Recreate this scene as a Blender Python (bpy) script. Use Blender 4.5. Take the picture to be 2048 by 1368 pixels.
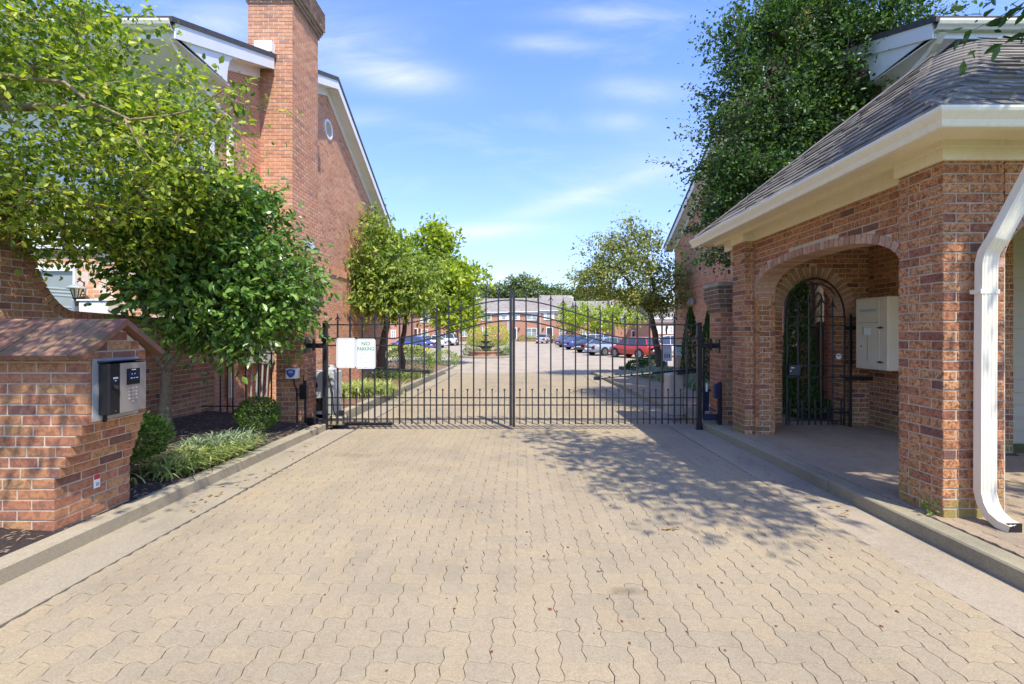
import bpy, math, random
import numpy as np
from mathutils import Vector, Matrix

for o in list(bpy.data.objects):
    bpy.data.objects.remove(o)
S = bpy.context.scene
COL = S.collection
random.seed(7)
R = np.random.default_rng(11)

# ------------------------------------------------------------------ camera
CH = 1.55
cd = bpy.data.cameras.new('camera')
cd.lens = 16.0; cd.sensor_width = 36.0
cd.shift_x = -16 / 2048; cd.shift_y = -19 / 2048
cd.clip_start = 0.05; cd.clip_end = 3000
cam = bpy.data.objects.new('camera', cd); COL.objects.link(cam)
cam.location = (0, 0, CH); cam.rotation_euler = (math.pi / 2, 0, 0)
S.camera = cam

# ------------------------------------------------------------------ light
SUNV = Vector((-0.28, 0.55, -1.0)).normalized()      # direction the light travels
sl = bpy.data.lights.new('sun', 'SUN'); sl.energy = 2.15; sl.angle = math.radians(0.55)
sl.color = (1.0, 0.95, 0.84)
sun = bpy.data.objects.new('sun', sl); COL.objects.link(sun)
sun.rotation_euler = SUNV.to_track_quat('-Z', 'Y').to_euler()
sun.location = (3, -6, 14)

W = bpy.data.worlds.new('World'); S.world = W; W.use_nodes = True
wn = W.node_tree; wn.nodes.clear()


def WN(t, **k):
    n = wn.nodes.new(t)
    for a, b in k.items():
        setattr(n, a, b)
    return n


sky = WN('ShaderNodeTexSky', sky_type='NISHITA', sun_disc=False)
sky.sun_elevation = math.asin(-SUNV.z); sky.sun_rotation = math.atan2(-SUNV.x, -SUNV.y)
sky.air_density = 1.0; sky.dust_density = 0.3; sky.ozone_density = 3.6
bg = WN('ShaderNodeBackground'); bg.inputs['Strength'].default_value = 0.148
wo = WN('ShaderNodeOutputWorld')
# thin high cirrus: noise broken up, gathered in a few banks
tc = WN('ShaderNodeTexCoord'); sep = WN('ShaderNodeSeparateXYZ')
wn.links.new(tc.outputs['Generated'], sep.inputs[0])


def wm(op, a, b=None, c=None):
    n = WN('ShaderNodeMath', operation=op)
    for i, v in enumerate((a, b, c)):
        if v is None: continue
        if isinstance(v, (int, float)): n.inputs[i].default_value = v
        else: wn.links.new(v, n.inputs[i])
    return n.outputs[0]


ay = wm('MAXIMUM', wm('ABSOLUTE', sep.outputs['Y']), 0.05)
U = wm('DIVIDE', sep.outputs['X'], ay); V = wm('DIVIDE', sep.outputs['Z'], ay)
cmb = WN('ShaderNodeCombineXYZ'); wn.links.new(U, cmb.inputs[0]); wn.links.new(wm('MULTIPLY', V, 3.2), cmb.inputs[1])
nz = WN('ShaderNodeTexNoise'); nz.inputs['Scale'].default_value = 3.0; nz.inputs['Detail'].default_value = 9
nz.inputs['Roughness'].default_value = 0.62; nz.inputs['Distortion'].default_value = 0.6
wn.links.new(cmb.outputs[0], nz.inputs['Vector'])
nz2 = WN('ShaderNodeTexNoise'); nz2.inputs['Scale'].default_value = 1.3; nz2.inputs['Detail'].default_value = 4
wn.links.new(cmb.outputs[0], nz2.inputs['Vector'])


def blob(px, py, sx, sy, tilt=0.0):
    u0 = (px - 1040) / 910; v0 = (665 - py) / 910
    du = wm('SUBTRACT', U, u0); dv = wm('SUBTRACT', V, v0)
    dv = wm('SUBTRACT', dv, wm('MULTIPLY', du, tilt))
    a = wm('POWER', wm('ABSOLUTE', wm('DIVIDE', du, sx / 910)), 2); b = wm('POWER', wm('ABSOLUTE', wm('DIVIDE', dv, sy / 910)), 2)
    return wm('POWER', 2.718, wm('MULTIPLY', wm('ADD', a, b), -1.0))


acc = None
for px, py, sx, sy, t, g in ((790, 150, 120, 32, -0.1, 1.0), (1090, 88, 75, 17, 0, .8), (1285, 182, 85, 24, -.05, .8),
                             (1232, 243, 55, 20, 0, .7), (1150, 395, 210, 20, .33, .6), (960, 462, 150, 16, .04, .75),
                             (640, 60, 160, 60, 0, .4), (1230, 30, 140, 16, 0, .45), (1010, 560, 60, 22, 0, .9), (1300, 330, 160, 60, .3, .35),
                             (430, 40, 90, 40, 0, .6), (720, 235, 90, 18, 0, .5)):
    b = wm('MULTIPLY', blob(px, py, sx, sy, t), g)
    acc = b if acc is None else wm('ADD', acc, b)
m1 = wm('MULTIPLY', acc, wm('SMOOTHSTEP' if False else 'MULTIPLY', wm('SUBTRACT', nz.outputs['Fac'], 0.22), 2.2))
m2 = wm('MULTIPLY', wm('MAXIMUM', wm('SUBTRACT', wm('MULTIPLY', nz.outputs['Fac'], nz2.outputs['Fac']), 0.27), 0), 1.3)
m = wm('MINIMUM', wm('MAXIMUM', wm('ADD', wm('MULTIPLY', m1, 0.75), m2), 0), 0.8)
mix = WN('ShaderNodeMix', data_type='RGBA')
hs = WN('ShaderNodeHueSaturation'); hs.inputs['Saturation'].default_value = 1.2; hs.inputs['Hue'].default_value = 0.517; wn.links.new(sky.outputs[0], hs.inputs['Color'])
hz = WN('ShaderNodeMix', data_type='RGBA')     # summer haze, denser toward the horizon
hf = wm('ADD', 0.0, wm('MULTIPLY', 0.92, wm('POWER', 2.718, wm('MULTIPLY', wm('MAXIMUM', sep.outputs['Z'], 0), -4.2))))
wn.links.new(hf, hz.inputs[0]); wn.links.new(hs.outputs[0], hz.inputs[6]); hz.inputs[7].default_value = (1.22, 1.30, 1.60, 1)
wn.links.new(m, mix.inputs[0]); wn.links.new(hz.outputs[2], mix.inputs[6])
mix.inputs[7].default_value = (2.5, 2.6, 2.95, 1)
wn.links.new(mix.outputs[2], bg.inputs['Color']); wn.links.new(bg.outputs[0], wo.inputs[0])

S.view_settings.view_transform = 'Standard'
S.view_settings.look = 'None'
S.view_settings.exposure = 1.62
S.view_settings.gamma = 1.0
S.view_settings.use_curve_mapping = False
S.render.engine = 'CYCLES'

# ------------------------------------------------------------------ helpers
def gz(y):
    if y <= 3: return 0.0
    if y <= 7.5: return -0.015 * (y - 3)
    if y <= 33: return -0.0675 - 0.0119 * (y - 7.5)
    if y <= 86: return -0.371 + 0.0058 * (y - 33)
    return -0.0636


GB = [-60, -20, 0, 3, 7.5, 12, 20, 33, 60, 86, 150, 600, 1500]


def tagset(o, label=None, cat=None, group=None, kind=None):
    if label: o['label'] = label
    if cat: o['category'] = cat
    if group: o['group'] = group
    if kind: o['kind'] = kind
    return o


def setparent(o, p):
    if p is not None:
        o.parent = p
        o.matrix_parent_inverse = Matrix.Translation(-BASE.get(p.name, Vector((0, 0, 0))))


BASE = {}


def empty(name, loc, label, cat, group=None):
    o = bpy.data.objects.new(name, None); COL.objects.link(o)
    o.empty_display_size = 0.2
    o.location = loc
    BASE[o.name] = Vector(loc)
    tagset(o, label, cat, group)
    return o


class MB:
    def __init__(s): s.v = []; s.f = []
    def add(s, vs, fs):
        n = len(s.v); s.v.extend([tuple(v) for v in vs]); s.f.extend([tuple(i + n for i in f) for f in fs]); return s
    def box(s, x0, x1, y0, y1, z0, z1):
        return s.add([(x0, y0, z0), (x1, y0, z0), (x1, y1, z0), (x0, y1, z0), (x0, y0, z1), (x1, y0, z1), (x1, y1, z1), (x0, y1, z1)],
                     [(0, 3, 2, 1), (4, 5, 6, 7), (0, 1, 5, 4), (1, 2, 6, 5), (2, 3, 7, 6), (3, 0, 4, 7)])
    def cbox(s, x0, x1, y0, y1, z0, z1, b=0.01):
        # box with chamfered edges
        vs = []; 
        for (x, sx) in ((x0, 1), (x1, -1)):
            for (y, sy) in ((y0, 1), (y1, -1)):
                for (z, sz) in ((z0, 1), (z1, -1)):
                    vs += [(x, y + sy * b, z + sz * b), (x + sx * b, y, z + sz * b), (x + sx * b, y + sy * b, z)]
        def I(ix, iy, iz, a): return ((ix * 2 + iy) * 2 + iz) * 3 + a
        fs = []
        for ix in (0, 1): fs.append([I(ix, 0, 0, 0), I(ix, 1, 0, 0), I(ix, 1, 1, 0), I(ix, 0, 1, 0)][::(-1 if ix == 0 else 1)])
        for iy in (0, 1): fs.append([I(0, iy, 0, 1), I(1, iy, 0, 1), I(1, iy, 1, 1), I(0, iy, 1, 1)][::(1 if iy == 0 else -1)])
        for iz in (0, 1): fs.append([I(0, 0, iz, 2), I(1, 0, iz, 2), I(1, 1, iz, 2), I(0, 1, iz, 2)][::(-1 if iz == 0 else 1)])
        for i in (0, 1):
            for j in (0, 1):
                fs.append([I(i, j, 0, 0), I(i, j, 1, 0), I(i, j, 1, 1), I(i, j, 0, 1)])
                fs.append([I(i, 0, j, 0), I(i, 1, j, 0), I(i, 1, j, 2), I(i, 0, j, 2)])
                fs.append([I(0, i, j, 1), I(1, i, j, 1), I(1, i, j, 2), I(0, i, j, 2)])
        for i in (0, 1):
            for j in (0, 1):
                for k in (0, 1): fs.append([I(i, j, k, 0), I(i, j, k, 1), I(i, j, k, 2)])
        return s.add(vs, fs)
    def prism(s, poly, axis, a, b):
        # poly: 2D points; axis x: (y,z) poly extruded x a..b ; y: (x,z) ; z: (x,y)
        n = len(poly)
        def P(p, t):
            return (t, p[0], p[1]) if axis == 'x' else ((p[0], t, p[1]) if axis == 'y' else (p[0], p[1], t))
        vs = [P(p, a) for p in poly] + [P(p, b) for p in poly]
        fs = [tuple(range(n - 1, -1, -1)), tuple(range(n, 2 * n))] + [(i, (i + 1) % n, (i + 1) % n + n, i + n) for i in range(n)]
        return s.add(vs, fs)
    def tube(s, path, rad, sides=8, cap=True):
        path = [Vector(p) for p in path]; n = len(path)
        if isinstance(rad, (int, float)): rad = [rad] * n
        vs = []; up = None
        for i in range(n):
            t = (path[min(i + 1, n - 1)] - path[max(i - 1, 0)])
            t = t.normalized() if t.length > 1e-9 else Vector((0, 0, 1))
            if up is None:
                up = Vector((1, 0, 0)) if abs(t.x) < 0.8 else Vector((0, 1, 0))
            a = t.cross(up).normalized(); b = a.cross(t).normalized(); up = b
            for k in range(sides):
                q = 2 * math.pi * (k + 0.5) / sides
                vs.append(path[i] + (a * math.cos(q) + b * math.sin(q)) * rad[i])
        fs = []
        for i in range(n - 1):
            for k in range(sides):
                k2 = (k + 1) % sides
                fs.append((i * sides + k, i * sides + k2, (i + 1) * sides + k2, (i + 1) * sides + k))
        if cap:
            fs.append(tuple(range(sides - 1, -1, -1))); fs.append(tuple((n - 1) * sides + k for k in range(sides)))
        return s.add(vs, fs)
    def lathe(s, c, prof, sides=16):
        # prof list of (r,z)
        vs = []
        for r, z in prof:
            for k in range(sides):
                q = 2 * math.pi * k / sides
                vs.append((c[0] + r * math.cos(q), c[1] + r * math.sin(q), c[2] + z))
        fs = []
        for i in range(len(prof) - 1):
            for k in range(sides):
                k2 = (k + 1) % sides
                fs.append((i * sides + k, i * sides + k2, (i + 1) * sides + k2, (i + 1) * sides + k))
        fs.append(tuple(range(sides - 1, -1, -1))); fs.append(tuple((len(prof) - 1) * sides + k for k in range(sides)))
        return s.add(vs, fs)
    def disc(s, c, r, axis, t, sides=16, r2=None):
        # short cylinder centred c along axis with thickness t
        ax = Vector(axis).normalized(); c = Vector(c)
        return s.tube([c - ax * t / 2, c + ax * t / 2], [r, r if r2 is None else r2], sides)
    def build(s, name, mat, parent=None, smooth=False, rnd=None):
        me = bpy.data.meshes.new(name); me.from_pydata(s.v, [], s.f); me.update()
        if mat: me.materials.append(mat)
        if smooth:
            me.polygons.foreach_set('use_smooth', [True] * len(me.polygons))
        o = bpy.data.objects.new(name, me); COL.objects.link(o)
        setparent(o, parent)
        return o


def fast_mesh(name, V, F, mat, rnd=None):
    """V (n,3), F list of arrays (m,k) of equal-k faces"""
    me = bpy.data.meshes.new(name)
    me.vertices.add(len(V)); me.vertices.foreach_set('co', np.ascontiguousarray(V, dtype=np.float32).ravel())
    loops = np.concatenate([f.ravel() for f in F]).astype(np.int32)
    counts = np.concatenate([np.full(len(f), f.shape[1]) for f in F]).astype(np.int32)
    starts = np.concatenate([[0], np.cumsum(counts)[:-1]]).astype(np.int32)
    me.loops.add(len(loops)); me.loops.foreach_set('vertex_index', loops)
    me.polygons.add(len(counts)); me.polygons.foreach_set('loop_start', starts)
    try: me.polygons.foreach_set('loop_total', counts)
    except Exception: pass
    me.polygons.foreach_set('use_smooth', np.zeros(len(counts), dtype=bool))
    me.update(calc_edges=True); me.validate()
    if rnd is not None:
        a = me.attributes.new('rnd', 'FLOAT', 'POINT'); a.data.foreach_set('value', rnd.astype(np.float32))
    if mat: me.materials.append(mat)
    return me


def frame_score(c, size=None):
    """how large a piece shows in the photo; c (n,3)"""
    d = np.maximum(c[:, 1], 0.3)
    px = 1040 + c[:, 0] * 910 / d; py = 665 - (c[:, 2] - CH) * 910 / d
    inside = (c[:, 1] > 0.4) & (px > -20) & (px < 2068) & (py > -20) & (py < 1388)
    return np.where(inside, 1.0, 0.001) / (c[:, 0] ** 2 + c[:, 1] ** 2 + (c[:, 2] - CH) ** 2)


def pieces(parent, name, base, Ms, mat, keep=300, kind='stuff', weight=None):
    """base (verts, faces); Ms list/array of 4x4. nearest `keep` become objects, the rest one joined mesh"""
    Ms = np.asarray(Ms, dtype=np.float64)
    if len(Ms) == 0: return
    V = np.array(base[0], dtype=np.float64); Fs = base[1]
    sc = frame_score(Ms[:, :3, 3])
    if weight is not None: sc = sc * weight
    order = np.argsort(-sc)
    k = order[:keep]; r = order[keep:]
    me = None
    for i in k:
        if me is None:
            me = bpy.data.meshes.new(name); me.from_pydata([tuple(v) for v in V], [], [tuple(f) for f in Fs]); me.update()
            me.materials.append(mat)
        o = bpy.data.objects.new(name, me); COL.objects.link(o)
        setparent(o, parent)
        o.matrix_basis = Matrix([list(x) for x in Ms[i]])
    if len(r):
        M = Ms[r]
        P = np.einsum('nij,vj->nvi', M[:, :3, :3], V) + M[:, None, :3, 3]
        nv = len(V); off = (np.arange(len(r)) * nv)
        groups = {}
        for f in Fs: groups.setdefault(len(f), []).append(f)
        F = []
        for kk, fl in groups.items():
            a = np.array(fl)
            F.append((off[:, None, None] + a[None]).reshape(-1, kk))
        rr = np.repeat(R.random(len(r)), nv)
        me2 = fast_mesh(name, P.reshape(-1, 3), F, mat, rr)
        o = bpy.data.objects.new(name, me2); COL.objects.link(o)
        setparent(o, parent); o['kind'] = kind
        return o


# ------------------------------------------------------------------ materials
def newmat(name):
    m = bpy.data.materials.new(name); m.use_nodes = True
    nt = m.node_tree; p = nt.nodes['Principled BSDF']
    return m, nt, p


def N(nt, t, **k):
    n = nt.nodes.new(t)
    for a, b in k.items(): setattr(n, a, b)
    return n


def pos_noise(nt, scale, detail=4, rough=0.6, stretch=None, dist=0.0):
    g = N(nt, 'ShaderNodeNewGeometry')
    src = g.outputs['Position']
    if stretch:
        mp = N(nt, 'ShaderNodeMapping'); mp.inputs['Scale'].default_value = stretch
        nt.links.new(src, mp.inputs[0]); src = mp.outputs[0]
    n = N(nt, 'ShaderNodeTexNoise'); n.inputs['Scale'].default_value = scale; n.inputs['Detail'].default_value = detail
    n.inputs['Roughness'].default_value = rough; n.inputs['Distortion'].default_value = dist
    nt.links.new(src, n.inputs['Vector'])
    return n.outputs['Fac']


def ramp(nt, fac, stops, interp='LINEAR'):
    r = N(nt, 'ShaderNodeValToRGB'); r.color_ramp.interpolation = interp
    while len(r.color_ramp.elements) < len(stops): r.color_ramp.elements.new(0.5)
    for e, (p, c) in zip(r.color_ramp.elements, stops):
        e.position = p; e.color = (*c, 1) if len(c) == 3 else c
    nt.links.new(fac, r.inputs[0])
    return r.outputs[0]


def rnd_val(nt):
    a = N(nt, 'ShaderNodeAttribute', attribute_name='rnd'); oi = N(nt, 'ShaderNodeObjectInfo')
    s = N(nt, 'ShaderNodeMath', operation='ADD'); nt.links.new(a.outputs['Fac'], s.inputs[0]); nt.links.new(oi.outputs['Random'], s.inputs[1])
    f = N(nt, 'ShaderNodeMath', operation='FRACT'); nt.links.new(s.outputs[0], f.inputs[0])
    return f.outputs[0]


def mixc(nt, fac, a, b, mode='MIX'):
    x = N(nt, 'ShaderNodeMix', data_type='RGBA', blend_type=mode)
    for inp, v in ((0, fac), (6, a), (7, b)):
        if isinstance(v, (int, float)): x.inputs[inp].default_value = v
        elif isinstance(v, tuple): x.inputs[inp].default_value = (*v, 1) if len(v) == 3 else v
        else: nt.links.new(v, x.inputs[inp])
    return x.outputs[2]


def bump(nt, p, h, strength=0.3, dist=0.01):
    b = N(nt, 'ShaderNodeBump'); b.inputs['Strength'].default_value = strength; b.inputs['Distance'].default_value = dist
    nt.links.new(h, b.inputs['Height']); nt.links.new(b.outputs[0], p.inputs['Normal'])


def plain(name, col, rough=0.5, metal=0.0, var=0.12, scale=6, spec=0.5, bumps=0.0):
    m, nt, p = newmat(name)
    n = pos_noise(nt, scale, 5)
    c = ramp(nt, n, [(0.3, tuple(x * (1 - var) for x in col)), (0.7, tuple(min(1, x * (1 + var)) for x in col))])
    nt.links.new(c, p.inputs['Base Color'])
    p.inputs['Roughness'].default_value = rough; p.inputs['Metallic'].default_value = metal
    p.inputs['Specular IOR Level'].default_value = spec
    if bumps: bump(nt, p, pos_noise(nt, scale * 12, 3), bumps, 0.004)
    return m


def brick_mat(name, stops, mott=(0.10, 0.055, 0.04), mfac=0.55, mscale=38, eff=0.25):
    m, nt, p = newmat(name)
    base = ramp(nt, rnd_val(nt), stops, 'LINEAR')
    n = pos_noise(nt, mscale, 8, 0.72, dist=1.0)
    k = ramp(nt, n, [(0.44, (0, 0, 0)), (0.58, (1, 1, 1))])
    f = N(nt, 'ShaderNodeMath', operation='MULTIPLY'); f.inputs[1].default_value = mfac; nt.links.new(k, f.inputs[0])
    c = mixc(nt, f.outputs[0], base, mott)
    # light mortar smear / lime bloom
    n2 = pos_noise(nt, 9, 7, 0.7); k2 = ramp(nt, n2, [(0.60, (0, 0, 0)), (0.78, (1, 1, 1))])
    f2 = N(nt, 'ShaderNodeMath', operation='MULTIPLY'); f2.inputs[1].default_value = eff; nt.links.new(k2, f2.inputs[0])
    c = mixc(nt, f2.outputs[0], c, (0.42, 0.34, 0.27))
    n3 = pos_noise(nt, 0.9, 4); c = mixc(nt, 0.5, c, ramp(nt, n3, [(0.3, (0.72, 0.70, 0.68)), (0.7, (1.15, 1.12, 1.1))]), 'MULTIPLY')
    if 'tan' in name:
        g = N(nt, 'ShaderNodeNewGeometry'); sx = N(nt, 'ShaderNodeSeparateXYZ'); nt.links.new(g.outputs['Position'], sx.inputs[0])
        mr = N(nt, 'ShaderNodeMapRange'); mr.inputs[1].default_value = .45; mr.inputs[2].default_value = .08; nt.links.new(sx.outputs[2], mr.inputs[0])
        mm = N(nt, 'ShaderNodeMath', operation='MULTIPLY'); nt.links.new(mr.outputs[0], mm.inputs[0])
        nt.links.new(ramp(nt, pos_noise(nt, 4.5, 6), [(0.42, (0, 0, 0)), (0.6, (1, 1, 1))]), mm.inputs[1])
        c = mixc(nt, mm.outputs[0], c, (0.27, 0.24, 0.07))
    nt.links.new(c, p.inputs['Base Color']); p.inputs['Roughness'].default_value = 0.9
    p.inputs['Specular IOR Level'].default_value = 0.2
    bump(nt, p, pos_noise(nt, 120, 5, 0.7), 0.6, 0.004)
    return m


M = {}
M['brick_tan'] = brick_mat('tan brick', [(0.0, (0.15, 0.10, 0.085)), (0.05, (0.34, 0.14, 0.085)), (0.3, (0.60, 0.275, 0.12)), (0.6, (0.65, 0.33, 0.145)),
                                        (0.85, (0.48, 0.21, 0.10)), (1.0, (0.62, 0.36, 0.17))], mott=(0.15, 0.065, 0.04), mfac=0.9, mscale=34)
M['brick_pink'] = brick_mat('pink brick', [(0.0, (0.42, 0.24, 0.17)), (0.08, (0.58, 0.28, 0.165)), (0.4, (0.72, 0.37, 0.21)), (0.75, (0.67, 0.32, 0.18)), (1.0, (0.74, 0.44, 0.26))],
                            mfac=0.28, mscale=20, eff=0.2)
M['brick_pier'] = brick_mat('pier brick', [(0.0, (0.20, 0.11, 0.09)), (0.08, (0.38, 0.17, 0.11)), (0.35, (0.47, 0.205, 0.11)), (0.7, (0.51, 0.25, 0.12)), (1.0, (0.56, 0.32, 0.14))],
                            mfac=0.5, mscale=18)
M['brick_stain'] = brick_mat('stained brick', [(0, (0.16, 0.10, 0.075)), (0.5, (0.24, 0.15, 0.10)), (1, (0.30, 0.19, 0.12))], mott=(0.07, 0.06, 0.05), mfac=0.7, mscale=6)
M['brick_arch'] = brick_mat('pale arch brick', [(0, (0.42, 0.24, 0.16)), (0.5, (0.56, 0.34, 0.23)), (1, (0.62, 0.42, 0.30))], mfac=0.4)
M['mortar'] = plain('mortar', (0.56, 0.47, 0.35), 0.95, var=0.15, scale=14, spec=0.1, bumps=0.4)
M['mortar_pink'] = plain('pink mortar', (0.66, 0.52, 0.42), 0.95, var=0.12, scale=14, spec=0.1)
M['cap_brick'] = brick_mat('cap brick', [(0, (0.20, 0.095, 0.07)), (0.5, (0.28, 0.13, 0.09)), (1, (0.34, 0.18, 0.12))], mott=(0.11, 0.12, 0.05), mfac=0.6, mscale=11, eff=0.3)


def N_half(nt, v):
    n = N(nt, 'ShaderNodeMath', operation='MULTIPLY'); n.inputs[1].default_value = .6; nt.links.new(v, n.inputs[0]); return n.outputs[0]


def paver_mat(name, a, b, c3, stain=0.6):
    m, nt, p = newmat(name)
    base = ramp(nt, rnd_val(nt), [(0, a), (0.5, b), (1, c3)])
    sp = pos_noise(nt, 95, 6, 0.85); base = mixc(nt, 0.95, base, ramp(nt, sp, [(0.3, (0.55, 0.53, 0.52)), (0.5, (1, 1, 1)), (0.72, (1.32, 1.3, 1.26))]), 'MULTIPLY')
    md = pos_noise(nt, 26, 5, 0.7); base = mixc(nt, 0.6, base, ramp(nt, md, [(0.3, (0.82, 0.81, 0.80)), (0.7, (1.12, 1.1, 1.06))]), 'MULTIPLY')
    big = pos_noise(nt, 0.75, 6, 0.62); base = mixc(nt, stain, base, ramp(nt, big, [(0.28, (0.70, 0.71, 0.74)), (0.5, (0.98, 0.98, 0.98)), (0.75, (1.12, 1.08, 1.0))]), 'MULTIPLY')
    tr = pos_noise(nt, 2.2, 5, 0.65, stretch=(1, 0.16, 1)); base = mixc(nt, stain * .8, base, ramp(nt, tr, [(0.32, (0.80, 0.80, 0.82)), (0.5, (1, 1, 1)), (0.7, (1.06, 1.05, 1.03))]), 'MULTIPLY')
    sp2 = pos_noise(nt, 5.5, 7, 0.75); base = mixc(nt, stain * .9, base, ramp(nt, sp2, [(0.26, (0.62, 0.60, 0.57)), (0.38, (1, 1, 1))]), 'MULTIPLY')
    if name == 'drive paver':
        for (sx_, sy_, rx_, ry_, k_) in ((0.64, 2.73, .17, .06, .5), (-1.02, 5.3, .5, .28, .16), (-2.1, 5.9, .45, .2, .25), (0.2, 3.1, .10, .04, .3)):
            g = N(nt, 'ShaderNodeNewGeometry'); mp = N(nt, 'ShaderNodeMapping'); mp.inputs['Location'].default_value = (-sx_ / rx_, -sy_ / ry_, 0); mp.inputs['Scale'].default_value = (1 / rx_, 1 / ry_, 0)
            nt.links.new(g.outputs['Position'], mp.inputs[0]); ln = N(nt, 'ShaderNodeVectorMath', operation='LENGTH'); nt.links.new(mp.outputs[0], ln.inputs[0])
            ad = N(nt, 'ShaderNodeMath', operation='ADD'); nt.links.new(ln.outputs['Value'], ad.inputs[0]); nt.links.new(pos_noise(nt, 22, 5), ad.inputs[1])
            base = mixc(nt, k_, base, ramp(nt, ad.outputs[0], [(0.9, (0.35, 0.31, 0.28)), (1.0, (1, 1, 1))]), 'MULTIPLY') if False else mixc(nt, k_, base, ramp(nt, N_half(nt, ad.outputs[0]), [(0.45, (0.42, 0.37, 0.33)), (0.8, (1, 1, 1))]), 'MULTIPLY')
    nt.links.new(base, p.inputs['Base Color']); p.inputs['Roughness'].default_value = 0.92; p.inputs['Specular IOR Level'].default_value = 0.25
    bump(nt, p, pos_noise(nt, 260, 4, 0.75), 0.5, 0.003)
    return m


M['paver'] = paver_mat('drive paver', (0.33, 0.27, 0.178), (0.35, 0.283, 0.183), (0.365, 0.288, 0.178))
M['paver_walk'] = paver_mat('walk paver', (0.32, 0.25, 0.17), (0.35, 0.27, 0.18), (0.38, 0.285, 0.185))
M['joint'] = plain('joint sand', (0.12, 0.095, 0.065), 0.95, var=0.4, scale=3)
M['concrete'] = paver_mat('kerb concrete', (0.33, 0.285, 0.20), (0.36, 0.31, 0.215), (0.38, 0.32, 0.22), 0.95)
M['concrete_moss'] = paver_mat('mossy kerb concrete', (0.30, 0.265, 0.17), (0.34, 0.295, 0.19), (0.36, 0.31, 0.20), 0.95)
M['gutter_c'] = paver_mat('gutter concrete', (0.33, 0.28, 0.195), (0.355, 0.30, 0.21), (0.375, 0.31, 0.22), 0.9)
M['lot'] = paver_mat('parking lot', (0.38, 0.315, 0.23), (0.395, 0.325, 0.235), (0.41, 0.335, 0.24), 0.7)
M['grass'] = plain('grass ground', (0.07, 0.12, 0.03), 0.95, var=0.3, scale=1.5)


def mulch_mat(name, a, b):
    m, nt, p = newmat(name)
    n = pos_noise(nt, 55, 8, 0.8, stretch=(1, 0.45, 1), dist=1.2)
    c = ramp(nt, n, [(0.3, tuple(x * 0.35 for x in a)), (0.5, a), (0.7, b)])
    nt.links.new(c, p.inputs['Base Color']); p.inputs['Roughness'].default_value = 0.95
    bump(nt, p, n, 1.0, 0.05)
    return m


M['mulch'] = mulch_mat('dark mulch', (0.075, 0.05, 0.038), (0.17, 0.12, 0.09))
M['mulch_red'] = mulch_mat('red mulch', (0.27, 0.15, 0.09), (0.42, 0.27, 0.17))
M['chip'] = plain('wood chip', (0.21, 0.145, 0.10), 0.95, var=0.5, scale=9)
M['trim'] = plain('cream trim paint', (0.86, 0.76, 0.53), 0.45, var=0.04, scale=2)
M['white'] = plain('white paint', (0.80, 0.79, 0.74), 0.5, var=0.05, scale=2)
M['siding'] = plain('white siding paint', (0.78, 0.77, 0.72), 0.55, var=0.05, scale=3)
M['siding_tan'] = plain('beige siding paint', (0.50, 0.43, 0.32), 0.55, var=0.05, scale=3)
M['gutterw'] = plain('gutter enamel', (0.85, 0.78, 0.60), 0.3, var=0.04, scale=3)
M['iron'] = plain('black iron paint', (0.018, 0.018, 0.022), 0.42, var=0.2, scale=20, bumps=0.1)
M['iron_worn'] = plain('brown black iron paint', (0.035, 0.028, 0.024), 0.5, var=0.3, scale=20)
M['galv'] = plain('galvanised grey', (0.40, 0.41, 0.40), 0.45, metal=0.3, var=0.1)
def enamel(name, col):
    m, nt, p = newmat(name)
    a = ramp(nt, pos_noise(nt, 9, 6, .7, stretch=(3, 3, .25)), [(0.34, (0.80, 0.77, 0.70)), (0.52, (1, 1, 1))]); b = ramp(nt, pos_noise(nt, 30, 6, .8), [(0.28, (0.72, 0.68, 0.60)), (0.4, (1, 1, 1))])
    c = mixc(nt, .3, col, a, 'MULTIPLY'); c = mixc(nt, .6, c, b, 'MULTIPLY')
    g = N(nt, 'ShaderNodeNewGeometry'); sx = N(nt, 'ShaderNodeSeparateXYZ'); nt.links.new(g.outputs['Position'], sx.inputs[0])
    mr = N(nt, 'ShaderNodeMapRange'); mr.inputs[1].default_value = .55; mr.inputs[2].default_value = .08; mr.inputs[4].default_value = .5; nt.links.new(sx.outputs[2], mr.inputs[0])
    c = mixc(nt, mr.outputs[0], c, (0.46, 0.40, 0.30))
    nt.links.new(c, p.inputs['Base Color']); p.inputs['Roughness'].default_value = .38
    bump(nt, p, pos_noise(nt, 5, 3), .25, .02)
    return m


M['gutterw'] = enamel('gutter enamel aged', (0.85, 0.78, 0.60))
M['trim'] = enamel('cream trim paint aged', (0.86, 0.76, 0.53))
M['grey_box'] = plain('grey enamel', (0.42, 0.43, 0.40), 0.45, var=0.06)
M['cabinet'] = plain('cabinet enamel', (0.70, 0.62, 0.46), 0.45, var=0.04)
M['pedestal'] = plain('pedestal beige', (0.42, 0.38, 0.31), 0.6, var=0.06)
M['navy'] = plain('dark blue enamel', (0.025, 0.035, 0.07), 0.3, var=0.15)
M['black'] = plain('black plastic', (0.012, 0.012, 0.014), 0.3, var=0.1)
M['rubber'] = plain('rubber', (0.02, 0.02, 0.021), 0.8)
M['steel'] = plain('brushed steel', (0.42, 0.38, 0.33), 0.42, metal=0.55, var=0.05, scale=30)
M['chrome'] = plain('polished metal', (0.75, 0.75, 0.77), 0.15, metal=1.0, var=0.03)
M['screen'] = plain('lcd screen', (0.025, 0.035, 0.07), 0.12, var=0.3, scale=60)
M['brass'] = plain('aged bronze', (0.11, 0.085, 0.045), 0.5, metal=0.5)
M['ink_green'] = plain('green ink', (0.06, 0.22, 0.11), 0.6)
M['ink_grey'] = plain('faded ink', (0.42, 0.43, 0.42), 0.7)
M['ink_faint'] = plain('very faded ink', (0.60, 0.60, 0.58), 0.7)
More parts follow.
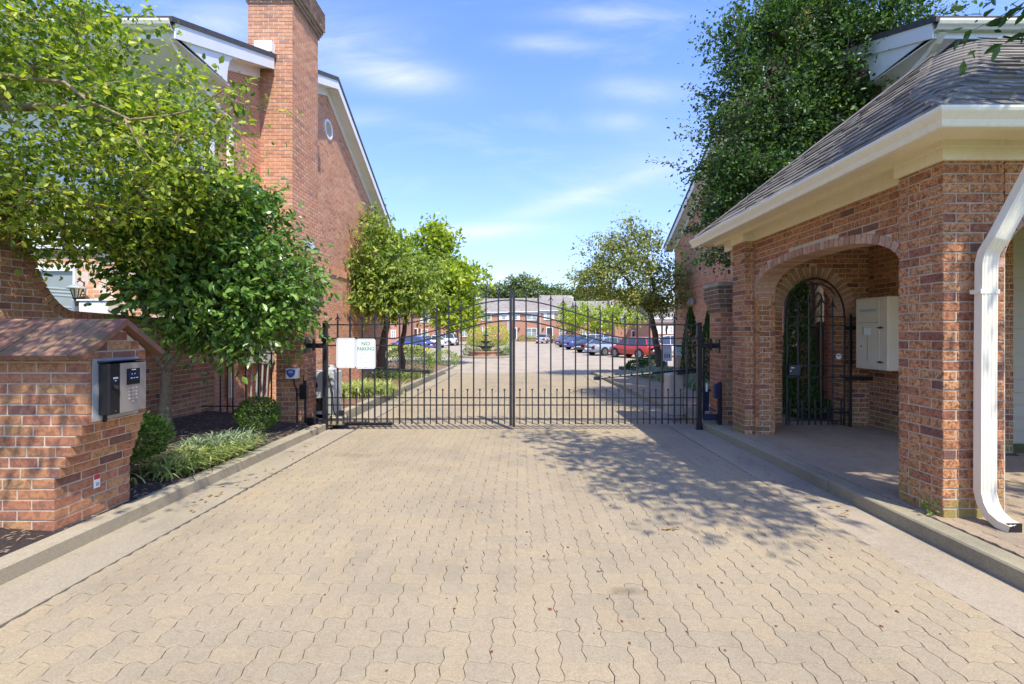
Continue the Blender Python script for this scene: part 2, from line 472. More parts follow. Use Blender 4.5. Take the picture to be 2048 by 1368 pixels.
M['ink_dark'] = plain('dark ink', (0.05, 0.06, 0.06), 0.6)
M['sign_w'] = plain('sign white', (0.80, 0.82, 0.80), 0.4, var=0.02)
M['blue'] = plain('shield blue', (0.03, 0.10, 0.42), 0.4, var=0.05)
M['red'] = plain('label red', (0.50, 0.03, 0.04), 0.5)
M['stone'] = plain('cap stone', (0.30, 0.27, 0.22), 0.9, var=0.25, scale=7, bumps=0.4)
M['roof_edge'] = plain('dark shingle edge', (0.065, 0.062, 0.062), 0.9, var=0.3, scale=18)
M['roof_far'] = plain('weathered far roof', (0.25, 0.215, 0.18), 0.9, var=0.25, scale=1.6)
M['far_brick'] = plain('far orange brick', (0.46, 0.225, 0.145), 0.9, var=0.14, scale=5)
M['far_white'] = plain('far white trim', (0.75, 0.73, 0.68), 0.6, var=0.03)
M['door_dark'] = plain('dark door paint', (0.05, 0.055, 0.05), 0.4)
M['bark_dark'] = plain('dark bark', (0.10, 0.075, 0.055), 0.95, var=0.4, scale=25, bumps=0.8)
M['bark_tan'] = plain('tan bark', (0.27, 0.20, 0.12), 0.95, var=0.35, scale=20, bumps=0.6)
M['bark_pale'] = plain('pale smooth bark', (0.46, 0.42, 0.32), 0.8, var=0.25, scale=8, bumps=0.3)
M['berry'] = plain('fallen reddish fruit', (0.16, 0.045, 0.03), 0.6, var=0.3, scale=30)
M['leaf_dry'] = plain('dry leaf', (0.30, 0.19, 0.07), 0.8, var=0.3, scale=40)
M['fount'] = plain('dark cast stone', (0.06, 0.065, 0.06), 0.6, var=0.3)
M['glow'] = plain('lamp glass', (0.75, 0.62, 0.40), 0.3)
M['curtain'] = plain('pale curtain', (0.50, 0.53, 0.50), 0.8, var=0.12, scale=2)


def shingle_mat():
    m, nt, p = newmat('grey brown shingle')
    b = ramp(nt, rnd_val(nt), [(0, (0.155, 0.14, 0.122)), (0.5, (0.21, 0.188, 0.16)), (1, (0.27, 0.24, 0.20))])
    b = mixc(nt, 0.6, b, ramp(nt, pos_noise(nt, 160, 4, 0.8), [(0.3, (0.6, 0.6, 0.6)), (0.7, (1.3, 1.28, 1.22))]), 'MULTIPLY')
    b = mixc(nt, 0.3, b, ramp(nt, pos_noise(nt, 1.4, 5), [(0.35, (0.7, 0.7, 0.7)), (0.62, (1.1, 1.08, 0.95))]), 'MULTIPLY')
    nt.links.new(b, p.inputs['Base Color']); p.inputs['Roughness'].default_value = 0.95; p.inputs['Specular IOR Level'].default_value = 0.2
    bump(nt, p, pos_noise(nt, 200, 3), 0.4, 0.004)
    return m


M['shingle'] = shingle_mat()


def glass_mat(name, tint=(0.05, 0.07, 0.09), rough=0.05):
    m, nt, p = newmat(name)
    nt.links.new(ramp(nt, pos_noise(nt, 0.7, 3), [(0.35, tint), (0.7, tuple(min(1, x * 2.2) for x in tint))]), p.inputs['Base Color'])
    p.inputs['Roughness'].default_value = rough; p.inputs['Specular IOR Level'].default_value = 0.9
    return m


M['glass'] = glass_mat('window glass')
M['glass_pale'] = glass_mat('pale window glass', (0.20, 0.22, 0.20), 0.3)
M['glass_car'] = glass_mat('car glass', (0.03, 0.035, 0.04), 0.05)


def paint(name, col):
    m, nt, p = newmat(name)
    p.inputs['Base Color'].default_value = (*col, 1)
    nt.links.new(ramp(nt, pos_noise(nt, 3, 2), [(0.3, tuple(x * 0.93 for x in col)), (0.7, col)]), p.inputs['Base Color'])
    p.inputs['Roughness'].default_value = 0.28; p.inputs['Coat Weight'].default_value = 0.6; p.inputs['Coat Roughness'].default_value = 0.06
    return m


def leaf_mat(name, dark, mid, light, trans=0.35, rough=0.45):
    m, nt, p = newmat(name)
    c = ramp(nt, rnd_val(nt), [(0, dark), (0.45, mid), (0.85, light), (1, tuple(x * 1.15 for x in light))])
    nt.links.new(c, p.inputs['Base Color']); p.inputs['Roughness'].default_value = rough
    p.inputs['Specular IOR Level'].default_value = 0.4
    t = N(nt, 'ShaderNodeBsdfTranslucent')
    tcx = mixc(nt, 1.0, c, (1.5, 1.6, 0.6), 'MULTIPLY'); nt.links.new(tcx, t.inputs['Color'])
    ms = N(nt, 'ShaderNodeMixShader'); ms.inputs[0].default_value = trans
    nt.links.new(p.outputs[0], ms.inputs[1]); nt.links.new(t.outputs[0], ms.inputs[2])
    nt.links.new(ms.outputs[0], nt.nodes['Material Output'].inputs['Surface'])
    return m


M['lf_bright'] = leaf_mat('bright green leaf', (0.055, 0.12, 0.016), (0.19, 0.28, 0.03), (0.46, 0.50, 0.06), 0.42)
M['lf_gloss'] = leaf_mat('glossy green leaf', (0.045, 0.105, 0.02), (0.11, 0.215, 0.035), (0.21, 0.33, 0.06), 0.28, 0.3)
M['lf_dark'] = leaf_mat('deep green leaf', (0.025, 0.06, 0.018), (0.055, 0.115, 0.026), (0.12, 0.20, 0.045), 0.3, 0.4)
M['lf_mid'] = leaf_mat('mid green leaf', (0.06, 0.12, 0.02), (0.20, 0.29, 0.04), (0.40, 0.46, 0.08), 0.35)
M['lf_lime'] = leaf_mat('lime green leaf', (0.13, 0.20, 0.015), (0.28, 0.37, 0.025), (0.46, 0.50, 0.05), 0.4)
M['lf_gold'] = leaf_mat('golden olive leaf', (0.09, 0.14, 0.03), (0.21, 0.26, 0.06), (0.44, 0.42, 0.13), 0.35)
M['lf_far'] = leaf_mat('far tree leaf', (0.07, 0.11, 0.035), (0.14, 0.19, 0.05), (0.24, 0.28, 0.09), 0.3)
M['lf_box'] = leaf_mat('boxwood leaf', (0.03, 0.08, 0.012), (0.07, 0.15, 0.018), (0.14, 0.24, 0.03), 0.3)
M['lf_yel'] = leaf_mat('yellow foliage', (0.28, 0.30, 0.04), (0.48, 0.46, 0.07), (0.60, 0.56, 0.14), 0.35)
M['lf_liri'] = leaf_mat('variegated blade', (0.10, 0.17, 0.05), (0.30, 0.37, 0.10), (0.58, 0.58, 0.22), 0.3)
M['lf_liri2'] = leaf_mat('grey green blade', (0.09, 0.14, 0.06), (0.22, 0.29, 0.15), (0.42, 0.48, 0.32), 0.3)
M['lf_arb'] = leaf_mat('arborvitae spray', (0.018, 0.055, 0.014), (0.035, 0.095, 0.02), (0.06, 0.14, 0.03), 0.2)

# ------------------------------------------------------------------ brick laying
CRS = 0.077; BL = 0.213; JT = 0.012
BRICK = ([(-.5, .04, -.5), (.5, .04, -.5), (.5, .04, .5), (-.5, .04, .5), (-.485, 0, -.46), (.485, 0, -.46), (.485, 0, .46), (-.485, 0, .46),
          (-.5, 1, -.5), (.5, 1, -.5), (.5, 1, .5), (-.5, 1, .5)],
         [(4, 5, 6, 7), (0, 1, 5, 4), (1, 2, 6, 5), (2, 3, 7, 6), (3, 0, 4, 7), (8, 9, 1, 0), (9, 10, 2, 1), (10, 11, 3, 2), (11, 8, 0, 3)])


def cuts(a, b, ref, off, L):
    m0 = math.ceil((a - ref - off) / L); e = [a]
    while True:
        u = ref + off + m0 * L
        if u > b - 0.035: break
        if u > a + 0.035: e.append(u)
        m0 += 1
    e.append(b)
    return e


def lay(out, axis, plane, ns, a, b, z, k, ref, h=CRS, L=BL, depth=0.09, jit=0.0015):
    if b - a < 0.03: return
    off = (L / 2) * (k % 2)
    e = cuts(a, b, ref, off, L)
    for i in range(len(e) - 1):
        p = e[i] + (0 if i == 0 else JT / 2); q = e[i + 1] - (0 if i == len(e) - 2 else JT / 2)
        mid = (p + q) / 2 ; ln = q - p; dj = random.uniform(-jit, jit)
        ln -= abs(random.gauss(0, 0.001)); zz = z + h / 2 + random.uniform(-0.001, 0.001); hh = h - JT + random.uniform(-.001, .001)
        if axis == 'x':
            out.append([[ln * -ns, 0, 0, mid], [0, -ns * depth, 0, plane + ns * dj], [0, 0, hh, zz], [0, 0, 0, 1]])
        else:
            out.append([[0, -ns * depth, 0, plane + ns * dj], [ln * ns, 0, 0, mid], [0, 0, hh, zz], [0, 0, 0, 1]])


def column(out, body, rect, z0, z1, faces='SENW', course=CRS, L=BL, depth=0.09, rec=0.006):
    """rect(z)->(x0,x1,y0,y1)"""
    k = 0; z = z0
    while z < z1 - 0.02:
        h = min(course, z1 - z)
        x0, x1, y0, y1 = rect(z + h / 2); e = 0.0017
        if 'S' in faces: lay(out, 'x', y0, -1, x0 + e, x1 - e, z, k, x0, h, L, depth)
        if 'N' in faces: lay(out, 'x', y1, 1, x0 + e, x1 - e, z, k, x0, h, L, depth)
        if 'E' in faces: lay(out, 'y', x1, 1, y0 + e, y1 - e, z, k + 1, y0, h, L, depth)
        if 'W' in faces: lay(out, 'y', x0, -1, y0 + e, y1 - e, z, k + 1, y0, h, L, depth)
        body.box(x0 + rec, x1 - rec, y0 + rec, y1 - rec, z - 0.0005, z + h + 0.0005)
        z += h; k += 1


def wall_face(out, axis, plane, ns, ivs, z0, z1, ref=0.0, course=CRS, L=BL, k0=0, depth=0.06):
    z = z0; k = k0
    while z < z1 - 0.02:
        h = min(course, z1 - z)
        for a, b in ivs(z + h / 2): lay(out, axis, plane, ns, a, b, z, k, ref, h, L, depth)
        z += h; k += 1


def arch_curve(a, b, n, steps=80):
    pts = []
    for i in range(steps + 1):
        t = math.pi * i / steps
        c, s_ = math.cos(t), math.sin(t)
        pts.append((-a * math.copysign(abs(c) ** (2 / n), c), b * abs(s_) ** (2 / n)))
    return pts


def arch_half(z, a, b, n, zs):
    """half width of opening at height z above springing"""
    if z <= zs: return a
    t = (z - zs) / b
    if t >= 1: return 0.0
    return a * (1 - t ** n) ** (1 / n)


def voussoirs(out, axis, plane, ns, cen, zs, a, b, n, ring=0.10, w=0.077, depth=0.06, proud=0.003):
    pts = arch_curve(a, b, n, 200)
    seg = [0]
    for i in range(1, len(pts)): seg.append(seg[-1] + math.hypot(pts[i][0] - pts[i - 1][0], pts[i][1] - pts[i - 1][1]))
    tot = seg[-1]; cnt = round(tot / w)
    for j in range(cnt):
        s0 = (j + .5) * tot / cnt
        i = max(1, min(len(pts) - 1, next((q for q, v in enumerate(seg) if v >= s0), len(pts) - 1)))
        f = (s0 - seg[i - 1]) / max(1e-6, seg[i] - seg[i - 1])
        u = pts[i - 1][0] + f * (pts[i][0] - pts[i - 1][0]); z = pts[i - 1][1] + f * (pts[i][1] - pts[i - 1][1])
        tx, tz = pts[i][0] - pts[i - 1][0], pts[i][1] - pts[i - 1][1]; l = math.hypot(tx, tz); tx /= l; tz /= l
        nx, nz_ = -tz, tx
        if nx * u + nz_ * z < 0: nx, nz_ = -nx, -nz_
        cu = cen + u + nx * ring / 2; cz = zs + z + nz_ * ring / 2
        ww = tot / cnt - 0.010; rr = ring - 0.004
        X = (tx * ww, tz * ww); Z = (nx * rr, nz_ * rr)
        # keep handedness
        pl = plane + ns * (proud + random.uniform(-.001, .001))
        if axis == 'x':
            m = np.array([[X[0], 0, Z[0], cu], [0, -ns * depth, 0, pl], [X[1], 0, Z[1], cz], [0, 0, 0, 1]], float)
        else:
            m = np.array([[0, -ns * depth, 0, pl], [X[0], 0, Z[0], cu], [X[1], 0, Z[1], cz], [0, 0, 0, 1]], float)
        if np.linalg.det(m[:3, :3]) < 0: m[:, 0] *= -1
        out.append(m.tolist())

# ================================================================== ground
def strip(name, xa, xb, ya, yb, dz, mat, kind='structure', label=None, cat=None, thick=0.0, extra=None):
    """sheet following the fall of the site; xa, xb numbers or functions of y; dz number or (dz_left, dz_right)"""
    ys = sorted(set([ya, yb] + [g for g in GB if ya < g < yb] + list(extra or [])))
    fa = xa if callable(xa) else (lambda y: xa); fb = xb if callable(xb) else (lambda y: xb)
    d0, d1 = dz if isinstance(dz, tuple) else (dz, dz)
    mb = MB(); vs = []; fs = []
    for y in ys:
        z = gz(y); vs += [(fa(y), y, z + d0), (fb(y), y, z + d1)]
        if thick: vs += [(fa(y), y, z - thick), (fb(y), y, z - thick)]
    st = 4 if thick else 2
    for i in range(len(ys) - 1):
        a = i * st; b = a + st
        fs.append((a, a + 1, b + 1, b))
        if thick:
            fs.append((a, b, b + 2, a + 2)); fs.append((a + 1, a + 3, b + 3, b + 1))
    if thick:
        fs.append((0, 2, 3, 1)); b = (len(ys) - 1) * st; fs.append((b, b + 1, b + 3, b + 2))
    mb.add(vs, fs); o = mb.build(name, mat)
    tagset(o, label, cat, None, kind)
    return o


strip('ground', -900, 900, -60, 1500, -0.09, M['grass'], label='far green ground running to the horizon')
U0 = 0.1125; AZ = 0.0085
XL, XR = -2.73, -2.73 + 47 * U0


def paver_base(cw, ch, simple=False, zig=AZ):
    fp = [(0, 0), (.25, 1), (.75, -1)]
    P = []
    for c in range(cw):
        for t, s in fp: P.append(((c + t), 0, 0, s * zig))
    for c in range(ch):
        for t, s in fp: P.append((cw, (c + t), s * zig, 0))
    for c in range(cw - 1, -1, -1):
        for t, s in ((1, 0), (.75, -1), (.25, 1)): P.append(((c + t), ch, 0, s * zig))
    for c in range(ch - 1, -1, -1):
        for t, s in ((1, 0), (.75, -1), (.25, 1)): P.append((0, (c + t), s * zig, 0))
    n = len(P)
    cx, cy = cw * U0 / 2, ch * U0 / 2
    def ring(g, z):
        sx = (cw * U0 - 2 * g) / (cw * U0); sy = (ch * U0 - 2 * g) / (ch * U0)
        return [(cx + (x * U0 + dx - cx) * sx, cy + (y * U0 + dy - cy) * sy, z) for x, y, dx, dy in P]
    if simple:
        V = ring(.0025, 0) + ring(.0025, -.012); F = [tuple(range(n))] + [(i, i + n, (i + 1) % n + n, (i + 1) % n) for i in range(n)]
    else:
        V = ring(.0028, 0) + ring(.0012, -.0018) + ring(.0012, -.014)
        F = [tuple(range(n))] + [(i + k * n, i + n + k * n, (i + 1) % n + n + k * n, (i + 1) % n + k * n) for i in range(n) for k in (0, 1)]
    return V, F


def herring(parent, mat, x0, nx, y0, ny, dz, keep, simple_from=9.0, skip=None, nm='paver'):
    H, Vv, Sg = [], [], []
    for j in range(ny):
        for i in range(nx):
            k = (i - j) % 4
            x = x0 + i * U0; y = y0 + j * U0
            if skip and skip(x, y): continue
            t = 0
            if k == 0 and i + 1 < nx: t = 1
            elif k == 3 and j + 1 < ny: t = 2
            elif (k == 0) or (k == 3) or (k == 1 and i == 0) or (k == 2 and j == 0): t = 3
            if not t: continue
            z = gz(y + .08) + dz + random.gauss(0, 0.0006)
            tx, ty = random.gauss(0, .002), random.gauss(0, .002)
            q1, q2 = 1 - abs(random.gauss(0, .005)), 1 - abs(random.gauss(0, .005))
            m = [[q1, 0, 0, x], [0, q2, 0, y], [-tx, -ty, 1, z], [0, 0, 0, 1]]
            (H if t == 1 else Vv if t == 2 else Sg).append(m)
    for L, c, kk in ((H, (2, 1), keep // 2), (Vv, (1, 2), keep // 2), (Sg, (1, 1), 0)):
        if not L: continue
        L = np.array(L); near = L[:, 1, 3] < simple_from
        if near.any(): pieces(parent, nm, paver_base(*c), L[near], mat, kk)
        if (~near).any(): pieces(parent, nm, paver_base(*c, simple=True), L[~near], mat, 0)


drive = strip('driveway', XL - .004, XR + .012, -1.0, 20.0, -0.011, M['joint'], label='interlocking tan paver driveway running through the gate')
herring(drive, M['paver'], XL, 47, 0.9, 170, 0.0, 300)
# concrete gutters (slabs with sawn joints), kerbs in lengths
def lengths(name, side, x0, x1, segs, top, mat, parent, gap=0.004, chamf=0.012, bend=None):
    for a, b in segs:
        mb = MB(); vs = []
        for y in (a + gap, b - gap):
            z = gz(y); dx = bend(y) if bend else 0
            vs += [(x0 + dx, y, z - .10), (x1 + dx, y, z - .10), (x1 + dx, y, z + top - chamf), (x1 - chamf + dx, y, z + top), (x0 + chamf + dx, y, z + top), (x0 + dx, y, z + top - chamf)]
        n = 6
        fs = [tuple(range(n - 1, -1, -1)), tuple(range(n, 2 * n))] + [(i, (i + 1) % n, (i + 1) % n + n, i + n) for i in range(n)]
        mb.add(vs, fs); mb.build(name, mat, parent)


for (nm, lab, xa, xb, segs) in (('gutter_pan', 'flat concrete gutter strip along the left kerb', -3.20, -2.762, [(-1, 1.9), (1.9, 4.62), (4.62, 6.1), (6.1, 7.6), (8.5, 11.5), (11.5, 14.5), (14.5, 18), (18, 22)]),
                                ('gutter_pan', 'flat concrete gutter strip along the right kerb', 2.575, 3.05, [(-1, 1.5), (1.5, 6.55), (6.55, 7.7), (7.7, 11), (11, 15), (15, 20)])):
    s = strip(nm, xa, xb, -1, 20, -0.03, M['joint'], label=lab)
    lengths('gutter_slab', 0, xa, xb, segs, 0.002, M['gutter_c'], s, chamf=0.003)
kl = strip('kerb', -3.36, -3.2, -1, 7.55, -0.05, M['concrete'], label='pale concrete kerb along the left bed before the gate')
lengths('kerb_stone', 0, -3.365, -3.20, [(-1, 1.2), (1.2, 4.95), (4.95, 6.25), (6.25, 7.5)], 0.113, M['concrete'], kl)
kl2 = strip('kerb', -3.50, -3.35, 8.6, 26, -0.05, M['concrete'], label='concrete kerb along the left bed beyond the gate')
lengths('kerb_stone', 0, -3.50, -3.34, [(8.6, 11.4), (11.4, 14.2), (14.2, 17), (17, 20), (20, 23)], 0.13, M['concrete'], kl2)
mbk = MB()
for i in range(6):  # curved end of the left kerb, sweeping into the bed
    a0 = math.pi * .5 * i / 6; a1 = math.pi * .5 * (i + 1) / 6
    P = lambda a, r: (-3.34 - 2.6 + r * math.cos(a), 23 + r * math.sin(a))
    q = [P(a0, 2.6), P(a1, 2.6), P(a1, 2.44), P(a0, 2.44)]
    mbk.prism(q, 'z', gz(24) - .1, gz(24) + .13)
mbk.build('kerb_end', M['concrete'], kl2)
kr = strip('kerb', 3.05, 3.25, -1, 20, -0.05, M['concrete_moss'], label='weathered mossy concrete kerb along the right walkway')
lengths('kerb_stone', 0, 3.05, 3.23, [(-1, 1.5), (1.5, 4.5), (4.5, 7.5), (7.5, 10.5), (10.5, 13.5), (13.5, 16.5), (16.5, 19.4)], 0.115, M['concrete_moss'], kr)
mbk = MB()
for i in range(5):
    a0 = math.pi + -math.pi * .5 * i / 5; a1 = math.pi - math.pi * .5 * (i + 1) / 5
    P = lambda a, r: (3.05 + .9 + r * math.cos(a), 19.4 + r * math.sin(a))
    mbk.prism([P(a0, .9), P(a0, .72), P(a1, .72), P(a1, .9)], 'z', gz(20) - .1, gz(20) + .115)
mbk.build('kerb_end', M['concrete_moss'], kr)
# walkway on the right
walk = strip('walkway', 3.232, 6.3, -1, 20.2, 0.098, M['joint'], label='brown paver walkway on the right under the gatehouse arch', thick=0.1)
herring(walk, M['paver_walk'], 3.235, 28, 0.6, 78, 0.113, 200, 7.6, skip=lambda x, y: (x > 5.5 and y > 5.4) or (x > 6.3))
herring(walk, M['paver_walk'], 3.235, 15, 0.6 + 78 * U0, 95, 0.113, 0, 3, skip=lambda x, y: x > 4.85)
strip('parking_lot', -60, 60, 20.0, 80, -0.006, M['lot'], label='pale paved parking court beyond the gate')
strip('parking_lot', -3.3, -2.73, 20.0, 20.5, -0.004, M['lot'], label='strip of pale paving at the edge of the court')
strip('concrete_pad', -4.3, -3.2, 7.55, 8.62, 0.012, M['concrete'], label='small concrete pad under the left gate operator')
# planting beds
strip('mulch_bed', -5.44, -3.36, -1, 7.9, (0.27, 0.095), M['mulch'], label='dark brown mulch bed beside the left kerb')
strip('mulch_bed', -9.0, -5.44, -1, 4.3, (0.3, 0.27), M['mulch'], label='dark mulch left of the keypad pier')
strip('mulch_bed', -5.44, lambda y: -3.50 if y <= 22.9 else -3.5 - (y - 22.9) * .75, 8.62, 25.4, (0.17, 0.10), M['mulch_red'], label='sunlit reddish mulch bed left of the road beyond the gate', extra=[22.9])
strip('mulch_bed', -13, -5.44, 18.2, 25.4, (0.10, 0.17), M['mulch_red'], label='mulch bed beyond the left brick house')
strip('mulch_bed', 4.88, 6.45, 7.75, 22.5, 0.13, M['mulch'], label='planting bed between the right walkway and brick house', thick=.1)
strip('mulch_bed', 6.2, 9.0, 19.4, 22.5, 0.12, M['mulch'], label='planting bed past the corner of the right brick house', thick=.1)

# loose mulch chips lying on the near bed
chips = []
for i in range(3800):
    y = random.uniform(1.8, 7.6); f = random.random(); x = -3.37 - f * 2.0
    if -3.97 < x < -3.4 and 3.3 < y < 3.98: continue
    z = gz(y) + .095 + (0.175) * (-3.36 - x) / 2.08 + random.uniform(0, .012)
    a = random.uniform(0, 6.28); l = random.uniform(.02, .07); w = random.uniform(.006, .018)
    t = random.uniform(-.3, .3)
    X = Vector((math.cos(a), math.sin(a), t)).normalized() * l; Yv = Vector((-math.sin(a), math.cos(a), random.uniform(-.4, .4))).normalized() * w
    Z = X.cross(Yv).normalized() * .006
    chips.append([[X.x, Yv.x, Z.x, x], [X.y, Yv.y, Z.y, y], [X.z, Yv.z, Z.z, z], [0, 0, 0, 1]])
CH_B = ([(-.5, -.5, 0), (.5, -.35, 0), (.45, .5, 0), (-.4, .4, 0), (0, 0, 1)], [(0, 1, 4), (1, 2, 4), (2, 3, 4), (3, 0, 4)])
o = pieces(None, 'mulch_chips', CH_B, chips, M['chip'], 0)
tagset(o, 'loose wood chips scattered over the left bed', 'mulch', None, 'stuff')

# ================================================================== gatehouse pavilion (right)
PV = empty('gatehouse_pavilion', (5.4, 5.4, 0.1), 'open brick gatehouse with wide arches and grey hipped shingle roof', 'gatehouse')
wall = MB(); B = []
zb = 0.0
ZT = 2.90
column(B, wall, lambda z: (3.30, 3.78, 3.55, 3.97), zb + .02, ZT, 'SEWN')
column(B, wall, lambda z: (3.30, 3.72, 6.69, 7.07), zb - .05, ZT, 'SW')
cenR, aR, zsR, bR, nR = 5.375, 1.275, 2.06, 0.43, 2.7
def poly_arch(u0, u1, z0, zt, cen, zs, a, b, n):
    return [(u0, z0), (cen - a, z0)] + [(cen + p, zs + q) for p, q in arch_curve(a, b, n, 48)] + [(cen + a, z0), (u1, z0), (u1, zt), (u0, zt)]
wall.prism(poly_arch(3.9, 7.3, -.1, 2.97, cenR, zsR, aR + .007, bR + .007, nR), 'x', 3.446, 3.725)
def ivR(z):
    r = 0.10
    if z < zsR: return [(3.97, cenR - aR), (cenR + aR, 6.69), (7.07, 7.34)]
    h = arch_half(z, aR + r, bR + r, nR, zsR)
    if h <= 0: return [(3.97, 6.69), (7.07, 7.34)]
    return [(3.97, cenR - h), (cenR + h, 6.69), (7.07, 7.34)]
wall_face(B, 'y', 3.44, -1, ivR, zb, ZT + .1)
wall_face(B, 'y', 3.731, 1, lambda z: [(3.97, cenR - (arch_half(z, aR + .1, bR + .1, nR, zsR) if z > zsR else aR)), (cenR + (arch_half(z, aR + .1, bR + .1, nR, zsR) if z > zsR else aR), 7.3)], zb, ZT)
VB = []
voussoirs(VB, 'y', 3.44, -1, cenR, zsR, aR, bR, nR, 0.10, 0.078, 0.292, .004)
wall_face(B, 'x', cenR + aR, -1, lambda z: [(3.4435, 3.725)], zb - .05, zsR, ref=3.44)
# rear wall with the pedestrian gate arch
cg, ag, zg, bgr = 4.705, 0.495, 1.80, 0.62
wall.prism(poly_arch(3.5, 6.0, -.1, 2.97, cg, zg, ag + .007, bgr + .007, 2.0), 'y', 7.306, 7.56)
wall_face(B, 'x', 7.30, -1, lambda z: ([(3.73, cg - ag), (cg + ag, 5.6)] if z < zg else [(3.73, cg - arch_half(z, ag + .2, bgr + .2, 2, zg)), (cg + arch_half(z, ag + .2, bgr + .2, 2, zg), 5.6)]), zb - .04, 2.93, ref=3.73)
voussoirs(VB, 'x', 7.30, -1, cg, zg, ag, bgr, 2.0, 0.20, 0.078, .26, .004)
wall_face(B, 'y', cg + ag, -1, lambda z: [(7.3035, 7.56)], zb - .04, zg, ref=7.3)
wall_face(B, 'y', cg - ag, 1, lambda z: [(7.3035, 7.56)], zb - .04, zg, ref=7.3)
wall_face(B, 'y', 3.50, -1, lambda z: [(7.35, 7.56)], zb - .04, 2.9)
# side wall and its camera end
wall.box(5.606, 6.066, 5.606, 7.32, -.1, 2.97)
wall_face(B, 'y', 5.60, -1, lambda z: [(5.602, 7.30)], zb, 2.93, ref=5.6)
wall_face(B, 'x', 5.60, -1, lambda z: [(5.602, 6.072)], zb, 2.93, ref=5.6, k0=1)
# front wall with its big arch
cF, aF, zF, bF, nF = 5.39, 1.61, 2.05, 0.60, 2.5
wall.prism(poly_arch(3.79, 8.2, -.1, 2.97, cF, zF, aF - .0, bF + .007, nF), 'y', 3.556, 3.85)
def ivF(z):
    if z < zF: return [(cF + aF, 8.2)]
    h = arch_half(z, aF + .2, bF + .2, nF, zF)
    if h <= 0: return [(3.782, 8.2)]
    return [(3.782, cF - h), (cF + h, 8.2)]
wall_face(B, 'x', 3.55, -1, ivF, zb + .02, ZT, ref=3.30)
voussoirs(VB, 'x', 3.55, -1, cF, zF, aF, bF, nF, 0.20, 0.078, .3, .004)
wb = wall.build('wall', M['mortar'], PV)
pieces(wb, 'brick', BRICK, B, M['brick_tan'], 300)
pieces(wb, 'arch_brick', BRICK, VB, M['brick_arch'], 150)
# beige lap siding behind the right hand opening
sd = MB().box(6.07, 9.5, 5.93, 6.0, 0.1, 2.95).build('siding_wall', M['siding_tan'], PV)
SB = ([(-.5, 0, 0), (.5, 0, 0), (.5, 1, 0), (-.5, 1, 0), (-.5, .55, 1), (.5, .55, 1), (.5, 1, 1), (-.5, 1, 1)],
      [(0, 1, 5, 4), (1, 2, 6, 5), (3, 0, 4, 7), (0, 3, 2, 1), (4, 5, 6, 7)])
L = []
for k in range(18):
    for xx in (6.09 + 1.7, 6.09 + 3.0): pass
    L.append([[3.3, 0, 0, 7.74], [0, .03, 0, 5.905], [0, 0, .168, .12 + k * .165 - .002], [0, 0, 0, 1]])
pieces(sd, 'siding_board', SB, L, M['siding_tan'], 300)
MB().box(3.45, 9.5, 3.6, 7.5, 2.955, 2.99).build('ceiling', M['trim'], PV)

# eaves
EX, EY, EYF = 2.96, 3.19, 7.76
ev = MB()
ev.box(3.272, 3.46, 3.522, 3.985, 2.888, 3.029); ev.box(3.412, 3.46, 3.985, 6.675, 2.888, 3.029); ev.box(3.272, 3.46, 6.675, 7.085, 2.888, 3.029); ev.box(3.412, 3.46, 7.085, 7.6, 2.888, 3.029)
ev.box(3.46, 9.5, 3.522, 3.56, 2.888, 3.029)
ev.box(3.245, 3.272, 3.495, 7.6, 2.985, 3.0295); ev.box(3.274, 9.5, 3.495, 3.5205, 2.985, 3.0293)
ev.build('frieze_board', M['trim'], PV)
sf = MB(); sf.prism([(3.02, 3.25), (9.5, 3.25), (9.5, 3.6), (3.5, 3.6), (3.5, 7.7), (3.02, 7.7)], 'z', 3.03, 3.045)
sf.build('soffit', M['trim'], PV)
fb = MB()
fb.prism([(3.0, 3.23), (9.5, 3.23), (9.5, 3.25), (3.02, 3.25), (3.02, 7.72), (3.0, 7.72)], 'z', 3.012, 3.13)
fb.box(3.0, 3.5, 7.70, 7.73, 3.01, 3.13)
fb.build('fascia_board', M['trim'], PV)


def sweep_L(prof, corner, far_y, right_x):
    """profile (outward, z) mitred round the near corner"""
    cx, cy = corner; n = len(prof); vs = []
    for o_, z in prof: vs.append((cx - o_, far_y, z))
    for o_, z in prof: vs.append((cx - o_, cy - o_, z))
    for o_, z in prof: vs.append((right_x, cy - o_, z))
    fs = []
    for s_ in (0, 1):
        for i in range(n): fs.append((s_ * n + i, (s_ + 1) * n + i, (s_ + 1) * n + (i + 1) % n, s_ * n + (i + 1) % n))
    fs.append(tuple(range(n))); fs.append(tuple(range(3 * n - 1, 2 * n - 1, -1)))
    return vs, fs


gp = [(0.0, 2.985), (.055, 2.985), (.062, 2.992), (.075, 3.03), (.10, 3.06), (.112, 3.075), (.118, 3.092), (.118, 3.108), (.108, 3.108), (.104, 3.085), (.085, 3.06), (.06, 3.03), (.045, 3.0), (0.006, 3.0), (.006, 3.11), (0, 3.11)]
gm = MB(); gm.add(*sweep_L(gp, (3.0, 3.23), 7.76, 9.5)); gm.build('gutter', M['gutterw'], PV)
de = MB()  # drip strip under the shingles
de.prism([(EX - .02, EY - .02), (9.5, EY - .02), (9.5, EY + .1), (EX + .1, EY + .1), (EX + .1, EYF), (EX - .02, EYF)], 'z', 3.112, 3.136)
de.build('drip_edge', M['galv'], PV)

